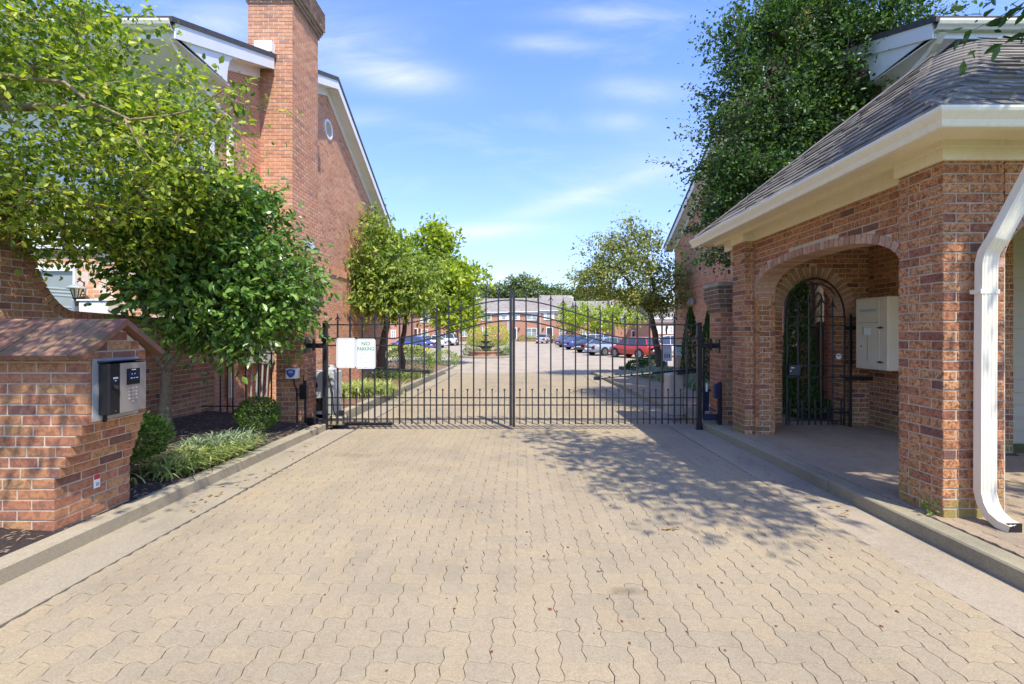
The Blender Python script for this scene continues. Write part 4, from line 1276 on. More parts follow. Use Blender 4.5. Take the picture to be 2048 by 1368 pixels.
# operator arms
for (p0, p1, p2, lab) in (((-3.15, 7.9, z_of(733)), (-1.57, 7.66, z_of(744)), None, 'black opener arm fixed across the left gate leaf'),
                          ((3.05, 7.9, z_of(741)), (1.30, 7.66, z_of(757)), None, 'black opener arm fixed across the right gate leaf')):
    m = MB(); m.tube([p0, p1], .019, 6); o = m.build('opener_arm', M['iron'], GLl if 'left' in lab else GLr); o['label'] = lab
    MB().box(p1[0] - .06, p1[0] + .06, 7.625, 7.67, p1[2] - .03, p1[2] + .03).build('arm_shoe', M['iron'], o)
# left operator housing
OP = empty('gate_operator', (-3.55, 8.15, 0), 'grey metal gate operator cabinet behind the left hinge post', 'gate operator')
MB().cbox(-3.80, -3.28, 8.0, 8.4, .10, .86, .02).build('cabinet', M['grey_box'], OP)
MB().lathe((-3.42, 8.2, .86), [(.13, 0), (.13, .03), (.08, .05), (.06, .10), (.02, .11)], 14).build('cap', M['grey_box'], OP)
MB().cbox(-3.62, -3.44, 7.98, 8.0, .18, .40, .006).build('access_hatch', M['black'], OP)
MB().disc((-3.62, 7.99, .62), .07, (0, 1, 0), .03, 12).build('lens', M['black'], OP)
MB().tube([(-3.35, 7.96, .8), (-3.27, 7.94, .5), (-3.25, 7.93, .2), (-3.2, 7.9, .05)], .009, 6).build('cable', M['black'], OP)
MB().cbox(-3.34, -3.0, 7.75, 8.02, -.04, .11, .02).build('concrete_foot', M['concrete'], OP)
MB().disc((-3.12, 7.9, .15), .06, (0, 0, 1), .09, 12).build('drive_hub', M['iron'], OP)
MB().box(-3.32, -2.2, 7.80, 7.86, -.045, -.0).build('floor_bar', M['iron_worn'], OP)
# black photocell post on the left pier's face
o = MB().box(-3.555, -3.53, 7.50, 7.535, .02, .76).build('sensor_post', M['iron']); tagset(o, 'thin black upright with a sensor box beside the left pier', 'sensor post')
MB().cbox(-3.60, -3.48, 7.42, 7.50, .46, .70, .01).build('sensor_box', M['black'], o)
MB().tube([(-3.55, 7.46, .7), (-3.545, 7.46, .86), (-3.50, 7.46, .9), (-3.47, 7.47, .86)], .007, 6).build('cable', M['black'], o)
MB().cbox(-3.48, -3.33, 7.40, 7.52, .06, .16, .01).build('lower_sensor', M['black'], o)
# right pedestal and operator frame
PD = empty('operator_pedestal', (2.86, 8.3, 0), 'beige cylindrical pedestal behind the right hinge post', 'pedestal')
MB().cbox(2.72, 3.0, 8.3, 8.62, .02, .80, .03).build('pedestal_body', M['pedestal'], PD)
MB().cbox(2.84, 3.06, 8.2, 8.36, .80, .88, .01).build('pedestal_top', M['navy'], PD)
OF = empty('gate_actuator', (3.18, 7.6, 0), 'dark blue steel gate actuator frame between right post and pier', 'gate actuator')
MB().box(3.04, 3.30, 7.50, 7.56, .10, .20).build('lower_channel', M['navy'], OF)
MB().box(3.235, 3.285, 7.40, 7.46, .02, .74).build('upright', M['iron'], OF)
MB().cbox(3.16, 3.25, 7.38, 7.46, .48, .72, .008).build('sensor_box', M['navy'], OF)
MB().box(3.08, 3.11, 7.66, 7.69, .1, 1.3).build('upright', M['iron'], OF)
MB().box(3.04, 3.22, 7.68, 7.74, .56, .59).build('brace', M['iron'], OF)
MB().box(3.10, 3.20, 7.70, 7.72, .22, .58).build('panel', M['navy'], OF)
MB().box(3.115, 3.14, 7.62, 7.64, .56, .70).build('tag', M['sign_w'], OF)

# signs on the gate
def text_mesh(s_, size, mat, loc, rot, parent, name='lettering', ext=.0006, align='CENTER', sx=1.0):
    cu = bpy.data.curves.new('txt', 'FONT'); cu.body = s_; cu.size = size; cu.extrude = ext; cu.align_x = align; cu.align_y = 'CENTER'; cu.resolution_u = 2
    cu.offset = size * .012
    t = bpy.data.objects.new('txt', cu); COL.objects.link(t)
    dg = bpy.context.evaluated_depsgraph_get(); me = bpy.data.meshes.new_from_object(t.evaluated_get(dg))
    bpy.data.objects.remove(t); me.materials.clear(); me.materials.append(mat)
    o = bpy.data.objects.new(name, me); COL.objects.link(o); setparent(o, parent)
    o.location = loc; o.rotation_euler = rot; o.scale = (sx, 1, 1)
    return o


def rrect(x0, x1, z0, z1, r, n=5):
    P = []
    for cx, cz, a0 in ((x1 - r, z0 + r, -90), (x1 - r, z1 - r, 0), (x0 + r, z1 - r, 90), (x0 + r, z0 + r, 180)):
        for i in range(n + 1):
            a = math.radians(a0 + 90 * i / n); P.append((cx + r * math.cos(a), cz + r * math.sin(a)))
    return P


def plate(name, label, x0, x1, z0, z1, y, tilt=0.0):
    o = MB().prism(rrect(x0, x1, z0, z1, .035), 'y', y - .003, y).build(name, M['sign_w']); tagset(o, label, 'sign')
    # printed border line
    a = rrect(x0 + .014, x1 - .014, z0 + .014, z1 - .014, .026); b = rrect(x0 + .018, x1 - .018, z0 + .018, z1 - .018, .023); n = len(a)
    m = MB(); m.add([(p[0], y - .0036, p[1]) for p in a] + [(p[0], y - .0036, p[1]) for p in b], [(i, (i + 1) % n, n + (i + 1) % n, n + i) for i in range(n)])
    m.build('border_line', M['ink_dark'], o)
    for z in (z1 - .03, z0 + .03): MB().disc(((x0 + x1) / 2, y - .004, z), .006, (0, 1, 0), .004, 8).build('bolt', M['galv'], o)
    return o


SY = GY - .03
x0s, x1s = (673 - 1040) * SY / 910, (711.5 - 1040) * SY / 910
s1 = plate('notice_sign', 'white notice sign with faded small text on the left gate leaf', x0s, x1s, CH + (665 - 736) * SY / 910, CH + (665 - 676) * SY / 910, SY)
x2s, x3s = (712.3 - 1040) * SY / 910, (751 - 1040) * SY / 910
s2 = plate('parking_sign', 'white sign reading NO PARKING in green on the left gate leaf', x2s, x3s, CH + (665 - 737.5) * SY / 910, CH + (665 - 677.5) * SY / 910, SY)
cx2 = (x2s + x3s) / 2; RX = (math.pi / 2, 0, 0)
def zz(py): return CH + (665 - py) * SY / 910
text_mesh('NO', .092, M['ink_green'], (cx2, SY - .004, zz(687.5)), RX, s2)
text_mesh('PARKING', .086, M['ink_green'], (cx2, SY - .004, zz(698)), RX, s2, sx=.78)
def dashes(parent, cx, py, halfw, h, mat, seed):
    r = random.Random(seed); x = cx - halfw; m = MB()
    while x < cx + halfw - .012:
        w = r.choice((.012, .02, .03, .045)); w = min(w, cx + halfw - x)
        k = x
        while k < x + w - .004:   # letter strokes
            m.box(k, k + .0035, SY - .0042, SY - .0036, zz(py) - h / 2 * r.uniform(.7, 1), zz(py) + h / 2 * r.uniform(.6, 1)); k += .0065
        x += w + .01
    m.build('small_print', mat, parent)
for py, hw, h, mt in ((707, .125, .017, 'ink_grey'), (712.5, .12, .017, 'ink_grey'), (717.5, .09, .019, 'ink_grey'), (725, .12, .016, 'ink_grey'), (730, .11, .014, 'ink_faint')):
    dashes(s2, cx2, py, hw, h, M[mt], py)
cx1 = (x0s + x1s) / 2
for i, (py, hw) in enumerate(((684.5, .125), (691, .10), (697, .09), (702.5, .12), (708.5, .10), (715, .06), (721, .12), (726, .09))):
    dashes(s1, cx1, py, hw, .016, M['ink_faint'], i + 50)

# alarm box on the left pier
AB = empty('alarm_box', (-3.72, 7.42, .88), 'small white box with blue shield emblem on the left gate pier', 'alarm box')
MB().cbox(-3.80, -3.625, 7.37, 7.495, .80, .965, .008).build('box', M['white'], AB)
sh = [(-3.785, .94), (-3.745, .952), (-3.71, .958), (-3.675, .952), (-3.64, .94), (-3.645, .88), (-3.67, .84), (-3.7125, .815), (-3.755, .84), (-3.78, .88)]
e = MB().prism(sh, 'y', 7.366, 7.3695).build('shield_emblem', M['blue'], AB)
for (xx, zz_, w) in ((-3.7125, .925, .06), (-3.7125, .90, .075)):
    MB().box(xx - w / 2, xx + w / 2, 7.3645, 7.366, zz_ - .006, zz_ + .006).build('emblem_print', M['ink_faint'], e)
MB().tube([(-3.70, 7.44, .80), (-3.69, 7.45, .70), (-3.665, 7.47, .6), (-3.66, 7.48, .3), (-3.665, 7.48, .05)], .011, 6).build('conduit', M['iron'], AB)

# low iron fence between garden wall and left pier
LF = empty('iron_fence', (-4.7, 7.72, .1), 'low black iron fence between the house wall and left gate pier', 'fence')
for i, px in enumerate((441, 455, 466, 492, 517, 543)):
    x = (px - 1040) * 7.72 / 910; MB().box(x - .009, x + .009, 7.711, 7.729, .15, 1.25).build('picket', M['iron_worn'], LF)
for z in (.3, 1.2): MB().box(-5.4, -4.02, 7.713, 7.727, z - .01, z + .01).build('rail', M['iron_worn'], LF)
# electric meter boxes
EB = empty('electric_box', (-5.3, 9.2, .7), 'grey electric meter box with conduits below on the left house wall', 'electric box')
MB().cbox(-5.42, -5.16, 8.75, 9.1, .95, 1.5, .01).build('box', M['galv'], EB)
MB().cbox(-5.42, -5.10, 9.12, 9.44, .92, 1.5, .01).build('cover', M['grey_box'], EB)
for i in range(5): MB().tube([(-5.32 + i * .05, 8.85 + i * .1, .95), (-5.34 + i * .045, 8.85 + i * .1, .15)], .017, 8).build('conduit', M['grey_box'], EB)
# flood lights
for (nm, c, s_, lab) in (('flood_light', (-4.66, 9.95, 3.42), 1, 'grey box floodlight on the left chimney base'), ('flood_light', (6.32, 16.7, 2.68), -1, 'grey box floodlight on the right brick wall')):
    m = MB(); x, y, z = c; d = .16 * s_
    m.add([(x, y - .14, z - .12), (x, y + .14, z - .12), (x, y + .14, z + .12), (x, y - .14, z + .12), (x + d, y - .16, z - .09), (x + d, y + .16, z - .09), (x + d * .4, y + .16, z + .13), (x + d * .4, y - .16, z + .13)],
          [(0, 1, 2, 3), (4, 7, 6, 5), (0, 4, 5, 1), (3, 2, 6, 7), (0, 3, 7, 4), (1, 5, 6, 2)])
    o = m.build(nm, M['grey_box']); tagset(o, lab, 'flood light')
    MB().box(x - .08 * s_ if s_ > 0 else x, x if s_ > 0 else x + .08, y - .05, y + .05, z - .05, z + .05).build('mount', M['galv'], o)
    MB().add([(x + d * 1.02, y - .13, z - .07), (x + d * 1.02, y + .13, z - .07), (x + d * .5, y + .13, z + .10), (x + d * .5, y - .13, z + .10)], [(0, 1, 2, 3)]).build('lens', M['glass_pale'], o)

# ================================================================== pedestrian gate and cabinet in the gatehouse
PG = empty('pedestrian_gate', (4.7, 7.25, .05), 'narrow arched black iron gate with lock box inside the gatehouse', 'gate')
gy = 7.24
def bx(a, b, c, d, nm, r=None): return MB().box(a, b, gy - .012, gy + .012, c, d).build(nm, M['iron'], PG)
L0, L1 = 4.24, 5.16
bx(L0 - .012, L0 + .012, .08, 1.81, 'stile'); bx(L1 - .012, L1 + .012, .08, 1.81, 'stile')
m = MB(); m.tube([(4.70 + .46 * math.cos(math.pi * i / 20), gy, 1.81 + .60 * math.sin(math.pi * i / 20)) for i in range(21)], .015, 6); m.build('arch_rail', M['iron'], PG)
m = MB(); m.tube([(4.70 + .34 * math.cos(math.pi * i / 20), gy, 2.0 + .33 * math.sin(math.pi * i / 20)) for i in range(3, 18)], .010, 6); m.build('inner_arch_rail', M['iron'], PG)
for z in (1.80, 1.66, 1.02, .84, .33, .15): bx(L0, L1, z - .009, z + .009, 'rail')
for i, x in enumerate((4.42, 4.60, 4.79, 4.97)):
    tz = 1.95 if i in (0, 3) else 2.02
    p = bx(x - .009, x + .009, .08, tz, 'picket')
    f = bpy.data.objects.new('finial', FIN.data); COL.objects.link(f); setparent(f, p); f.matrix_basis = Matrix.Translation((x, gy, tz)) @ Matrix.Scale(1.3, 4)
for i in range(9):
    x = L0 + .046 + i * .103
    if i % 2 == 0: bx(x - .006, x + .006, .08, .48, 'short_picket')
MB().cbox(4.25, 4.43, gy - .05, gy - .012, .87, 1.04, .005).build('lock_box', M['navy'], PG)
MB().box(4.28, 4.33, gy - .053, gy - .05, .985, .998).build('key_slot', M['chrome'], PG)
MB().box(4.27, 4.285, gy - .053, gy - .05, .93, .955).build('key_label', M['sign_w'], PG)
MB().disc((5.06, gy - .014, 1.17), .045, (0, 1, 0), .006, 16).build('round_tag', M['sign_w'], PG)
MB().box(5.03, 5.09, gy - .0185, gy - .0175, 1.175, 1.19).build('tag_print', M['ink_dark'], PG)
bx(5.235, 5.275, .05, 1.84, 'hinge_post')
for z in (1.62, .82): MB().box(5.16, 5.62, gy - .02, gy + .02, z - .03, z + .03).build('hinge_arm', M['iron'], PG)
MB().box(4.8, 5.24, gy + .02, gy + .05, .26, .29).build('closer_arm', M['iron'], PG)

CB = empty('wall_cabinet', (5.4, 6.75, 1.5), 'beige metal parcel cabinet with mail slot hung inside the gatehouse', 'cabinet')
MB().cbox(5.22, 5.598, 6.46, 7.08, 1.0, 2.07, .012).build('cabinet_body', M['cabinet'], CB)
xf = 5.216
MB().cbox(xf - .004, xf + .006, 6.60, 7.04, 1.04, 2.03, .003).build('door_panel', M['cabinet'], CB)
MB().box(xf - .008, xf - .004, 6.66, 6.98, 1.86, 1.90).build('mail_slot', M['galv'], CB)
MB().box(xf - .006, xf - .004, 6.62, 7.02, 1.695, 1.70).build('seam', M['brass'], CB)
MB().box(xf - .009, xf - .004, 6.76, 6.90, 1.52, 1.62).build('name_card', M['sign_w'], CB)
MB().box(xf - .008, xf - .004, 6.905, 6.915, 1.52, 1.63).build('card_clip', M['door_dark'], CB)
MB().box(xf - .006, xf - .004, 6.828, 6.832, 1.12, 1.5).build('seam', M['brass'], CB)
for z in (1.62, 1.12):
    MB().prism([(6.52, z), (6.58, z + .018), (6.66, z), (6.58, z - .018)], 'x', xf - .012, xf - .003).build('hinge', M['brass'], CB)
MB().disc((xf - .006, 6.95, 1.34), .012, (1, 0, 0), .008, 10).build('lock', M['brass'], CB)
o = MB().disc((5.585, 6.1, 1.0), .05, (1, 0, 0), .04, 12).build('hose_bib', M['iron']); tagset(o, 'small dark tap fitting on the inner gatehouse wall', 'tap')

# ================================================================== plants
LEAF6 = ([(0, 0, 0), (-.5, .35, .12), (-.36, .72, .10), (0, 1, -.06), (.36, .72, .10), (.5, .35, .12), (0, .5, 0)],
         [(0, 6, 2, 1), (6, 3, 2), (0, 5, 4, 6), (6, 4, 3)])
LEAF4 = ([(0, 0, 0), (-.5, .5, .1), (0, 1, 0), (.5, .5, .1)], [(0, 2, 1), (0, 3, 2)])
LEAF2 = LEAF4


def leaf_mats(P, out, l, w, up=0.6, droop=0.25, spread=0.8, rs=None):
    n = len(P); rs = rs or R
    d = out * .6 + rs.normal(size=(n, 3)) * spread; d[:, 2] -= droop
    d /= np.linalg.norm(d, axis=1)[:, None] + 1e-9
    nm = rs.normal(size=(n, 3)) * .55; nm[:, 2] += up
    nm += out * .25
    nm -= d * np.sum(nm * d, axis=1)[:, None]; nm /= np.linalg.norm(nm, axis=1)[:, None] + 1e-9
    s_ = np.cross(d, nm)
    L = l * rs.uniform(.45, 1.22, n)[:, None]; Wd = w * rs.uniform(.75, 1.1, n)[:, None] * (L / l)
    Ms = np.zeros((n, 4, 4)); Ms[:, :3, 0] = s_ * Wd; Ms[:, :3, 1] = d * L; Ms[:, :3, 2] = nm * Wd; Ms[:, :3, 3] = P; Ms[:, 3, 3] = 1
    return Ms


def tree(name, label, cat, trunks, ells, nclump, per, leaf, mat, bark, cr=.3, keep=0, group=None, twig=.012, shape=LEAF6, flat=.6, shell=.45, droop=.25, seed=1, limb_r=.05, extra=None, up=.6):
    """trunks: list of (points, r0, r1); ells: (cx,cy,cz,rx,ry,rz,weight)"""
    rs = np.random.default_rng(seed); rd = random.Random(seed)
    b = trunks[0][0][0]
    T = empty(name, b, label, cat, group)
    tm = MB(); sk = []
    for pts, r0, r1 in trunks:
        pts = [Vector(p) for p in pts]; dense = []
        for i in range(len(pts) - 1):
            for k in range(4): dense.append(pts[i].lerp(pts[i + 1], k / 4))
        dense.append(pts[-1])
        n = len(dense)
        dense = [p + Vector((rd.gauss(0, r0 * .12), rd.gauss(0, r0 * .12), 0)) if 0 < i < n - 1 else p for i, p in enumerate(dense)]
        rad = [r0 + (r1 - r0) * (i / (n - 1)) + (r0 * .35 * math.exp(-i * 1.2) if pts is not None else 0) for i in range(n)]
        tm.tube(dense, rad, 9)
        for i, p in enumerate(dense):
            if i > n * .45: sk.append((p, rad[i]))
    tm.build('trunk', M[bark], T, smooth=True)
    wsum = sum(e[6] for e in ells); C = []
    for e in ells:
        k = int(round(nclump * e[6] / wsum))
        for _ in range(k):
            v = rs.normal(size=3); v /= np.linalg.norm(v); r = rs.uniform(shell, 1.0) ** .6 * rs.uniform(.82, 1.13)
            C.append(np.array(e[:3]) + v * np.array(e[3:6]) * r)
    if extra: C += [np.array(e_) for e_ in extra]
    t0 = np.array(sk[0][0]); C.sort(key=lambda c: np.linalg.norm(c - t0))
    lm = MB(); skp = [np.array(p) for p, _ in sk]; skr = [r for _, r in sk]
    cen = np.array([np.mean([e[0] for e in ells]), np.mean([e[1] for e in ells]), np.mean([e[2] for e in ells])])
    Ps = []; Os = []
    for c in C:
        A = np.array(skp); dd = np.linalg.norm(A - c, axis=1) + (A[:, 2] > c[2]) * .3
        j = int(np.argmin(dd)); s_ = A[j]; dist = np.linalg.norm(c - s_)
        r0 = min(skr[j] * .75, max(twig, .02 * dist + twig)); n = max(3, int(dist / .35) + 2)
        mid = (s_ + c) / 2 + rs.normal(size=3) * dist * .10 + np.array([0, 0, dist * .08])
        pts = []
        for i in range(n + 1):
            t = i / n; pts.append((1 - t) ** 2 * s_ + 2 * t * (1 - t) * mid + t * t * c)
        rad = [r0 + (twig * .45 - r0) * (i / n) for i in range(n + 1)]
        lm.tube(pts, rad, 5 if r0 > .03 else 4, cap=False)
        for i in range(1, n + 1): skp.append(pts[i]); skr.append(rad[i])
        m = max(4, int(per * rs.uniform(.6, 1.4)))
        q = rs.normal(size=(m, 3)) * cr * np.array([1, 1, flat])
        # half of the leaves gather on short twigs
        kk = rs.integers(3, 6); ends = rs.normal(size=(kk, 3)) * cr * np.array([1.0, 1.0, flat]) * 1.1
        for e_ in ends:
            lm.tube([c, c + e_ * .55 + rs.normal(size=3) * .02, c + e_], [twig * .45, twig * .35, twig * .15], 3, cap=False)
        sel = rs.integers(0, kk, m // 2); tt = rs.uniform(.3, 1.1, m // 2)[:, None]
        q[: m // 2] = ends[sel] * tt + rs.normal(size=(m // 2, 3)) * cr * .13
        P = c + q; Ps.append(P)
        o_ = q / (np.linalg.norm(q, axis=1)[:, None] + 1e-6) * .7 + (c - cen) / (np.linalg.norm(c - cen) + 1e-6) * .3
        Os.append(o_)
    lm.build('branches', M[bark], T)
    P = np.concatenate(Ps); O = np.concatenate(Os)
    Ms = leaf_mats(P, O, leaf[0], leaf[1], rs=rs, droop=droop, up=up)
    if keep:
        # crown foliage: the leaves that show largest are single leaves, the rest one mass
        o = pieces(T, 'leaf', shape, Ms, M[mat], keep)
        if o is not None: o.name = 'crown'
    else:
        o = pieces(T, 'crown', shape, Ms, M[mat], 0)
    return T


# 1 left, large bright tree overhanging from the garden
tree('leafy_tree', 'large bright green tree with bare grey limbs overhanging from the left', 'tree',
     [([(-7.4, 4.6, 0), (-7.2, 4.7, 1.5), (-6.6, 4.8, 2.8), (-5.8, 4.9, 3.9), (-5.0, 5.0, 4.6)], .13, .035),
      ([(-7.2, 4.7, 1.5), (-6.3, 4.3, 2.9), (-5.3, 4.4, 3.75), (-4.5, 4.7, 3.85), (-3.9, 5.0, 3.62), (-3.55, 5.1, 3.75), (-3.25, 5.15, 4.1)], .06, .008),
      ([(-7.2, 4.6, 2.2), (-5.9, 4.25, 3.4), (-4.8, 4.2, 3.93), (-4.15, 4.15, 3.83), (-3.95, 4.15, 3.67), (-3.55, 4.15, 3.49), (-3.18, 4.15, 3.53), (-2.95, 4.15, 3.59), (-2.7, 4.15, 3.77)], .024, .004),
      ([(-3.6, 4.15, 3.5), (-3.45, 4.12, 3.25), (-3.3, 4.1, 3.08), (-2.95, 4.1, 3.0)], .009, .003),
      ([(-7.2, 4.6, 2.0), (-6.3, 3.7, 3.3), (-5.0, 3.0, 4.2), (-3.6, 2.4, 4.6), (-2.6, 2.0, 4.7)], .07, .015)],
     [(-5.35, 5.1, 4.75, 1.15, 1.1, .75, 2.2), (-4.45, 5.2, 4.0, .62, .5, .45, 1.1), (-4.9, 4.3, 4.6, .95, .8, .75, 1.8), (-4.75, 4.9, 3.1, 1.2, .75, .62, 3.2), (-4.1, 5.3, 3.7, .58, .55, .6, 1.3),
      (-5.6, 5.0, 2.75, .9, .8, .45, 1.3), (-4.35, 5.6, 2.75, .6, .5, .4, .9), (-2.75, 1.9, 4.7, .85, .8, .45, 1.3), (-4.3, 2.6, 4.6, .8, .7, .4, .8)],
     350, 92, (.072, .042), 'lf_bright', 'bark_tan', cr=.21, keep=300, seed=3, twig=.009, extra=[(-2.78, 4.15, 3.72), (-2.95, 4.1, 3.02), (-3.9, 4.1, 3.75), (-3.3, 4.1, 3.65), (-4.4, 4.1, 3.95), (-3.6, 4.1, 3.3), (-3.1, 4.15, 3.35), (-3.3, 5.15, 4.15), (-3.5, 5.1, 3.95), (-3.75, 5.1, 4.35), (-3.6, 5.2, 3.5)])
# 2 glossy multi-stem tree by the house
tree('glossy_tree', 'glossy dark green small tree with forked trunk beside the brick wall', 'tree',
     [([(-5.05, 6.5, .15), (-5.07, 6.5, .6), (-5.03, 6.5, 1.02)], .085, .07),
      ([(-5.03, 6.5, 1.0), (-4.8, 6.45, 1.3), (-4.5, 6.4, 1.6), (-4.1, 6.4, 2.1)], .05, .02),
      ([(-5.03, 6.5, 1.0), (-5.05, 6.5, 1.5), (-4.95, 6.4, 2.2), (-4.8, 6.4, 2.8)], .05, .02),
      ([(-5.05, 6.5, 1.0), (-5.2, 6.4, 1.35), (-5.25, 6.35, 1.9)], .04, .015),
      ([(-4.6, 6.42, 1.5), (-4.15, 6.5, 1.65), (-3.7, 6.5, 1.9)], .03, .012)],
     [(-4.6, 6.4, 3.0, 1.05, .95, .72, 2.8), (-3.75, 6.5, 2.35, .76, .8, .62, 2.5), (-4.35, 6.25, 1.95, .95, .7, .42, 1.9), (-3.5, 6.4, 1.75, .45, .5, .3, .7), (-4.0, 6.4, 3.55, .4, .4, .3, .35), (-5.0, 6.3, 2.6, .42, .7, .6, 1.2), (-4.0, 6.3, 1.5, .5, .5, .28, .9), (-4.2, 6.4, 3.2, .9, .8, .6, 1.0)],
     340, 72, (.112, .060), 'lf_gloss', 'bark_tan', cr=.21, keep=300, seed=5, droop=.5, twig=.008)
# 3 tall dark tree on the right
tree('evergreen_tree', 'tall dense dark green tree rising behind the gatehouse roof', 'tree',
     [([(5.6, 8.6, 0), (5.62, 8.6, 2.2), (5.5, 8.7, 4.5), (5.3, 8.8, 7.0), (5.2, 8.9, 9.0)], .12, .05),
      ([(5.3, 8.9, 0), (5.28, 8.9, 2.5), (4.9, 8.9, 4.5), (4.6, 8.9, 6.0)], .14, .04)],
     [(4.75, 8.9, 6.0, 1.15, 1.2, 2.4, 4.4), (4.65, 8.5, 3.9, 1.15, 1.0, 1.1, 3.2), (5.6, 8.9, 6.6, 1.35, 1.1, 2.3, 4.0), (6.5, 8.4, 7.6, 1.1, .9, .75, 1.6), (4.0, 8.2, 3.0, .7, .6, .35, .5), (5.4, 8.6, 4.6, 1.0, .9, 1.0, 1.5), (4.15, 8.9, 4.9, .7, .9, 1.3, 1.2), (6.7, 8.3, 6.9, .8, .7, .5, .9)],
     430, 190, (.078, .046), 'lf_dark', 'bark_dark', cr=.27, keep=0, seed=8, twig=.012, flat=.5, droop=.1)
# 4 overhead tree at the right whose shade falls on the drive
tree('overhanging_tree', 'large leaved dark branch tips hanging into the top right corner', 'tree',
     [([(8.2, -.6, 0), (8.1, -.5, 2.5), (7.3, .3, 4.6), (6.0, 1.3, 5.6), (4.6, 2.0, 6.1)], .16, .05)],
     [(3.1, 2.65, 6.1, .88, .85, .45, 3.0), (3.9, 2.0, 6.1, 1.0, .9, .5, 2.8), (4.7, 2.6, 6.4, 1.1, 1.0, .5, 2.4), (5.4, 1.6, 5.9, 1.0, .9, .6, 1.6), (2.4, 3.6, 6.2, .45, .5, .3, .7), (3.2, 1.6, 6.0, .65, .55, .35, 1.2), (3.45, .75, 6.0, .55, .42, .3, .9)],
     150, 56, (.13, .062), 'lf_dark', 'bark_dark', cr=.27, keep=60, seed=12, twig=.012, extra=[(4.1, 3.55, 4.22), (4.3, 3.5, 4.3), (4.35, 3.6, 4.15), (4.0, 3.45, 4.35), (4.5, 3.4, 4.5), (4.4, 3.2, 4.8)])
# 5 trees beyond the gate on the left
tree('leafy_tree', 'twisted trunked tree with drooping leaves nearest behind the gate on the left', 'tree',
     [([(-4.78, 15.9, 0), (-4.85, 15.9, .7), (-4.75, 15.9, 1.3), (-4.6, 15.8, 2.2)], .17, .10), ([(-4.6, 15.8, 2.1), (-4.9, 15.7, 3.1), (-5.2, 15.7, 4.0)], .09, .03), ([(-4.6, 15.8, 2.1), (-4.1, 15.6, 3.0), (-3.9, 15.6, 3.9)], .08, .03)],
     [(-5.05, 15.5, 4.15, 1.4, 1.2, 1.2, 3.2), (-4.3, 15.2, 3.1, 1.4, 1.0, .75, 2.6), (-5.5, 15.2, 3.0, .8, .8, .6, 1), (-4.5, 15.1, 2.45, 1.2, .8, .4, 1.0)],
     200, 62, (.19, .085), 'lf_mid', 'bark_dark', cr=.30, seed=21, droop=.7, twig=.014, extra=[(-6.3, 15.4, 5.3), (-6.2, 15.4, 4.8), (-4.9, 15.4, 5.6)])
tree('leafy_tree', 'slender dark trunked tree just right of the twisted tree', 'tree',
     [([(-4.3, 16.6, 0), (-4.35, 16.6, 1.0), (-4.1, 16.6, 2.2), (-3.8, 16.6, 3.4)], .12, .05)],
     [(-3.9, 16.7, 3.7, 1.0, .9, .9, 1), (-4.0, 16.5, 2.9, .9, .8, .5, .7)],
     70, 55, (.19, .085), 'lf_mid', 'bark_dark', cr=.28, seed=22, droop=.6, twig=.014)
tree('young_tree', 'bright lime green tree with pale trunk left of the fountain', 'tree',
     [([(-4.75, 26.5, -.2), (-4.75, 26.5, 1.5), (-4.8, 26.5, 3.5), (-4.9, 26.5, 6.5)], .16, .05)],
     [(-5.0, 26.5, 4.9, 2.2, 1.9, 1.6, 4), (-4.9, 26.5, 6.9, .9, .9, 1.1, 1.3), (-3.4, 26.2, 4.7, 1.4, 1.2, .8, 1.4), (-4.4, 26.5, 3.2, 1.9, 1.6, .7, 1.8), (-3.9, 26.2, 2.3, 1.5, 1.3, .5, 1.0), (-6.4, 26.5, 6.2, .5, .5, .8, .4)],
     230, 66, (.27, .17), 'lf_lime', 'bark_pale', cr=.38, seed=24, twig=.018, droop=.1)
tree('sparse_tree', 'sparse golden olive tree with bare twigs on the right behind the gate', 'tree',
     [([(5.55, 18, 0), (5.45, 18, .8), (5.3, 18, 1.6), (5.15, 18, 2.3)], .15, .10), ([(5.15, 18, 2.3), (4.5, 17.9, 3.2), (3.9, 17.8, 4.0), (3.5, 17.8, 4.8)], .08, .02), ([(5.15, 18, 2.3), (5.3, 18, 3.3), (5.0, 17.9, 4.6)], .08, .02),
      ([(5.15, 18, 2.3), (5.7, 17.8, 2.9), (6.1, 17.5, 3.5)], .06, .02)],
     [(4.0, 17.8, 3.7, 1.5, 1.3, 1.0, 3), (4.4, 17.8, 4.9, 1.3, 1.1, .75, 1.8), (5.6, 17.5, 3.3, .8, .9, 1.1, 1.8), (2.9, 17.8, 3.6, .8, .7, .7, .8), (4.7, 17.6, 2.8, .8, .8, .4, .9)],
     260, 56, (.125, .07), 'lf_gold', 'bark_dark', cr=.27, seed=26, twig=.016, flat=.6, extra=[(2.4, 17.8, 4.6), (2.7, 17.8, 5.0), (3.0, 17.8, 5.2), (2.2, 17.8, 3.9), (4.3, 17.8, 6.0), (4.1, 17.8, 5.8), (5.4, 17.8, 5.4), (2.3, 17.7, 3.3), (5.9, 17.6, 4.8)])
tree('young_tree', 'bright green roadside tree behind the parked cars on the right', 'tree', [([(9.6, 56, -.3), (9.6, 56, 3)], .2, .1)],
     [(9.2, 56, 3.4, 3.2, 2.5, 1.6, 1), (12.5, 56, 3.6, 2.5, 2, 1.5, .7)], 80, 46, (.35, .22), 'lf_lime', 'bark_dark', cr=.6, seed=30, twig=.03, shape=LEAF4)
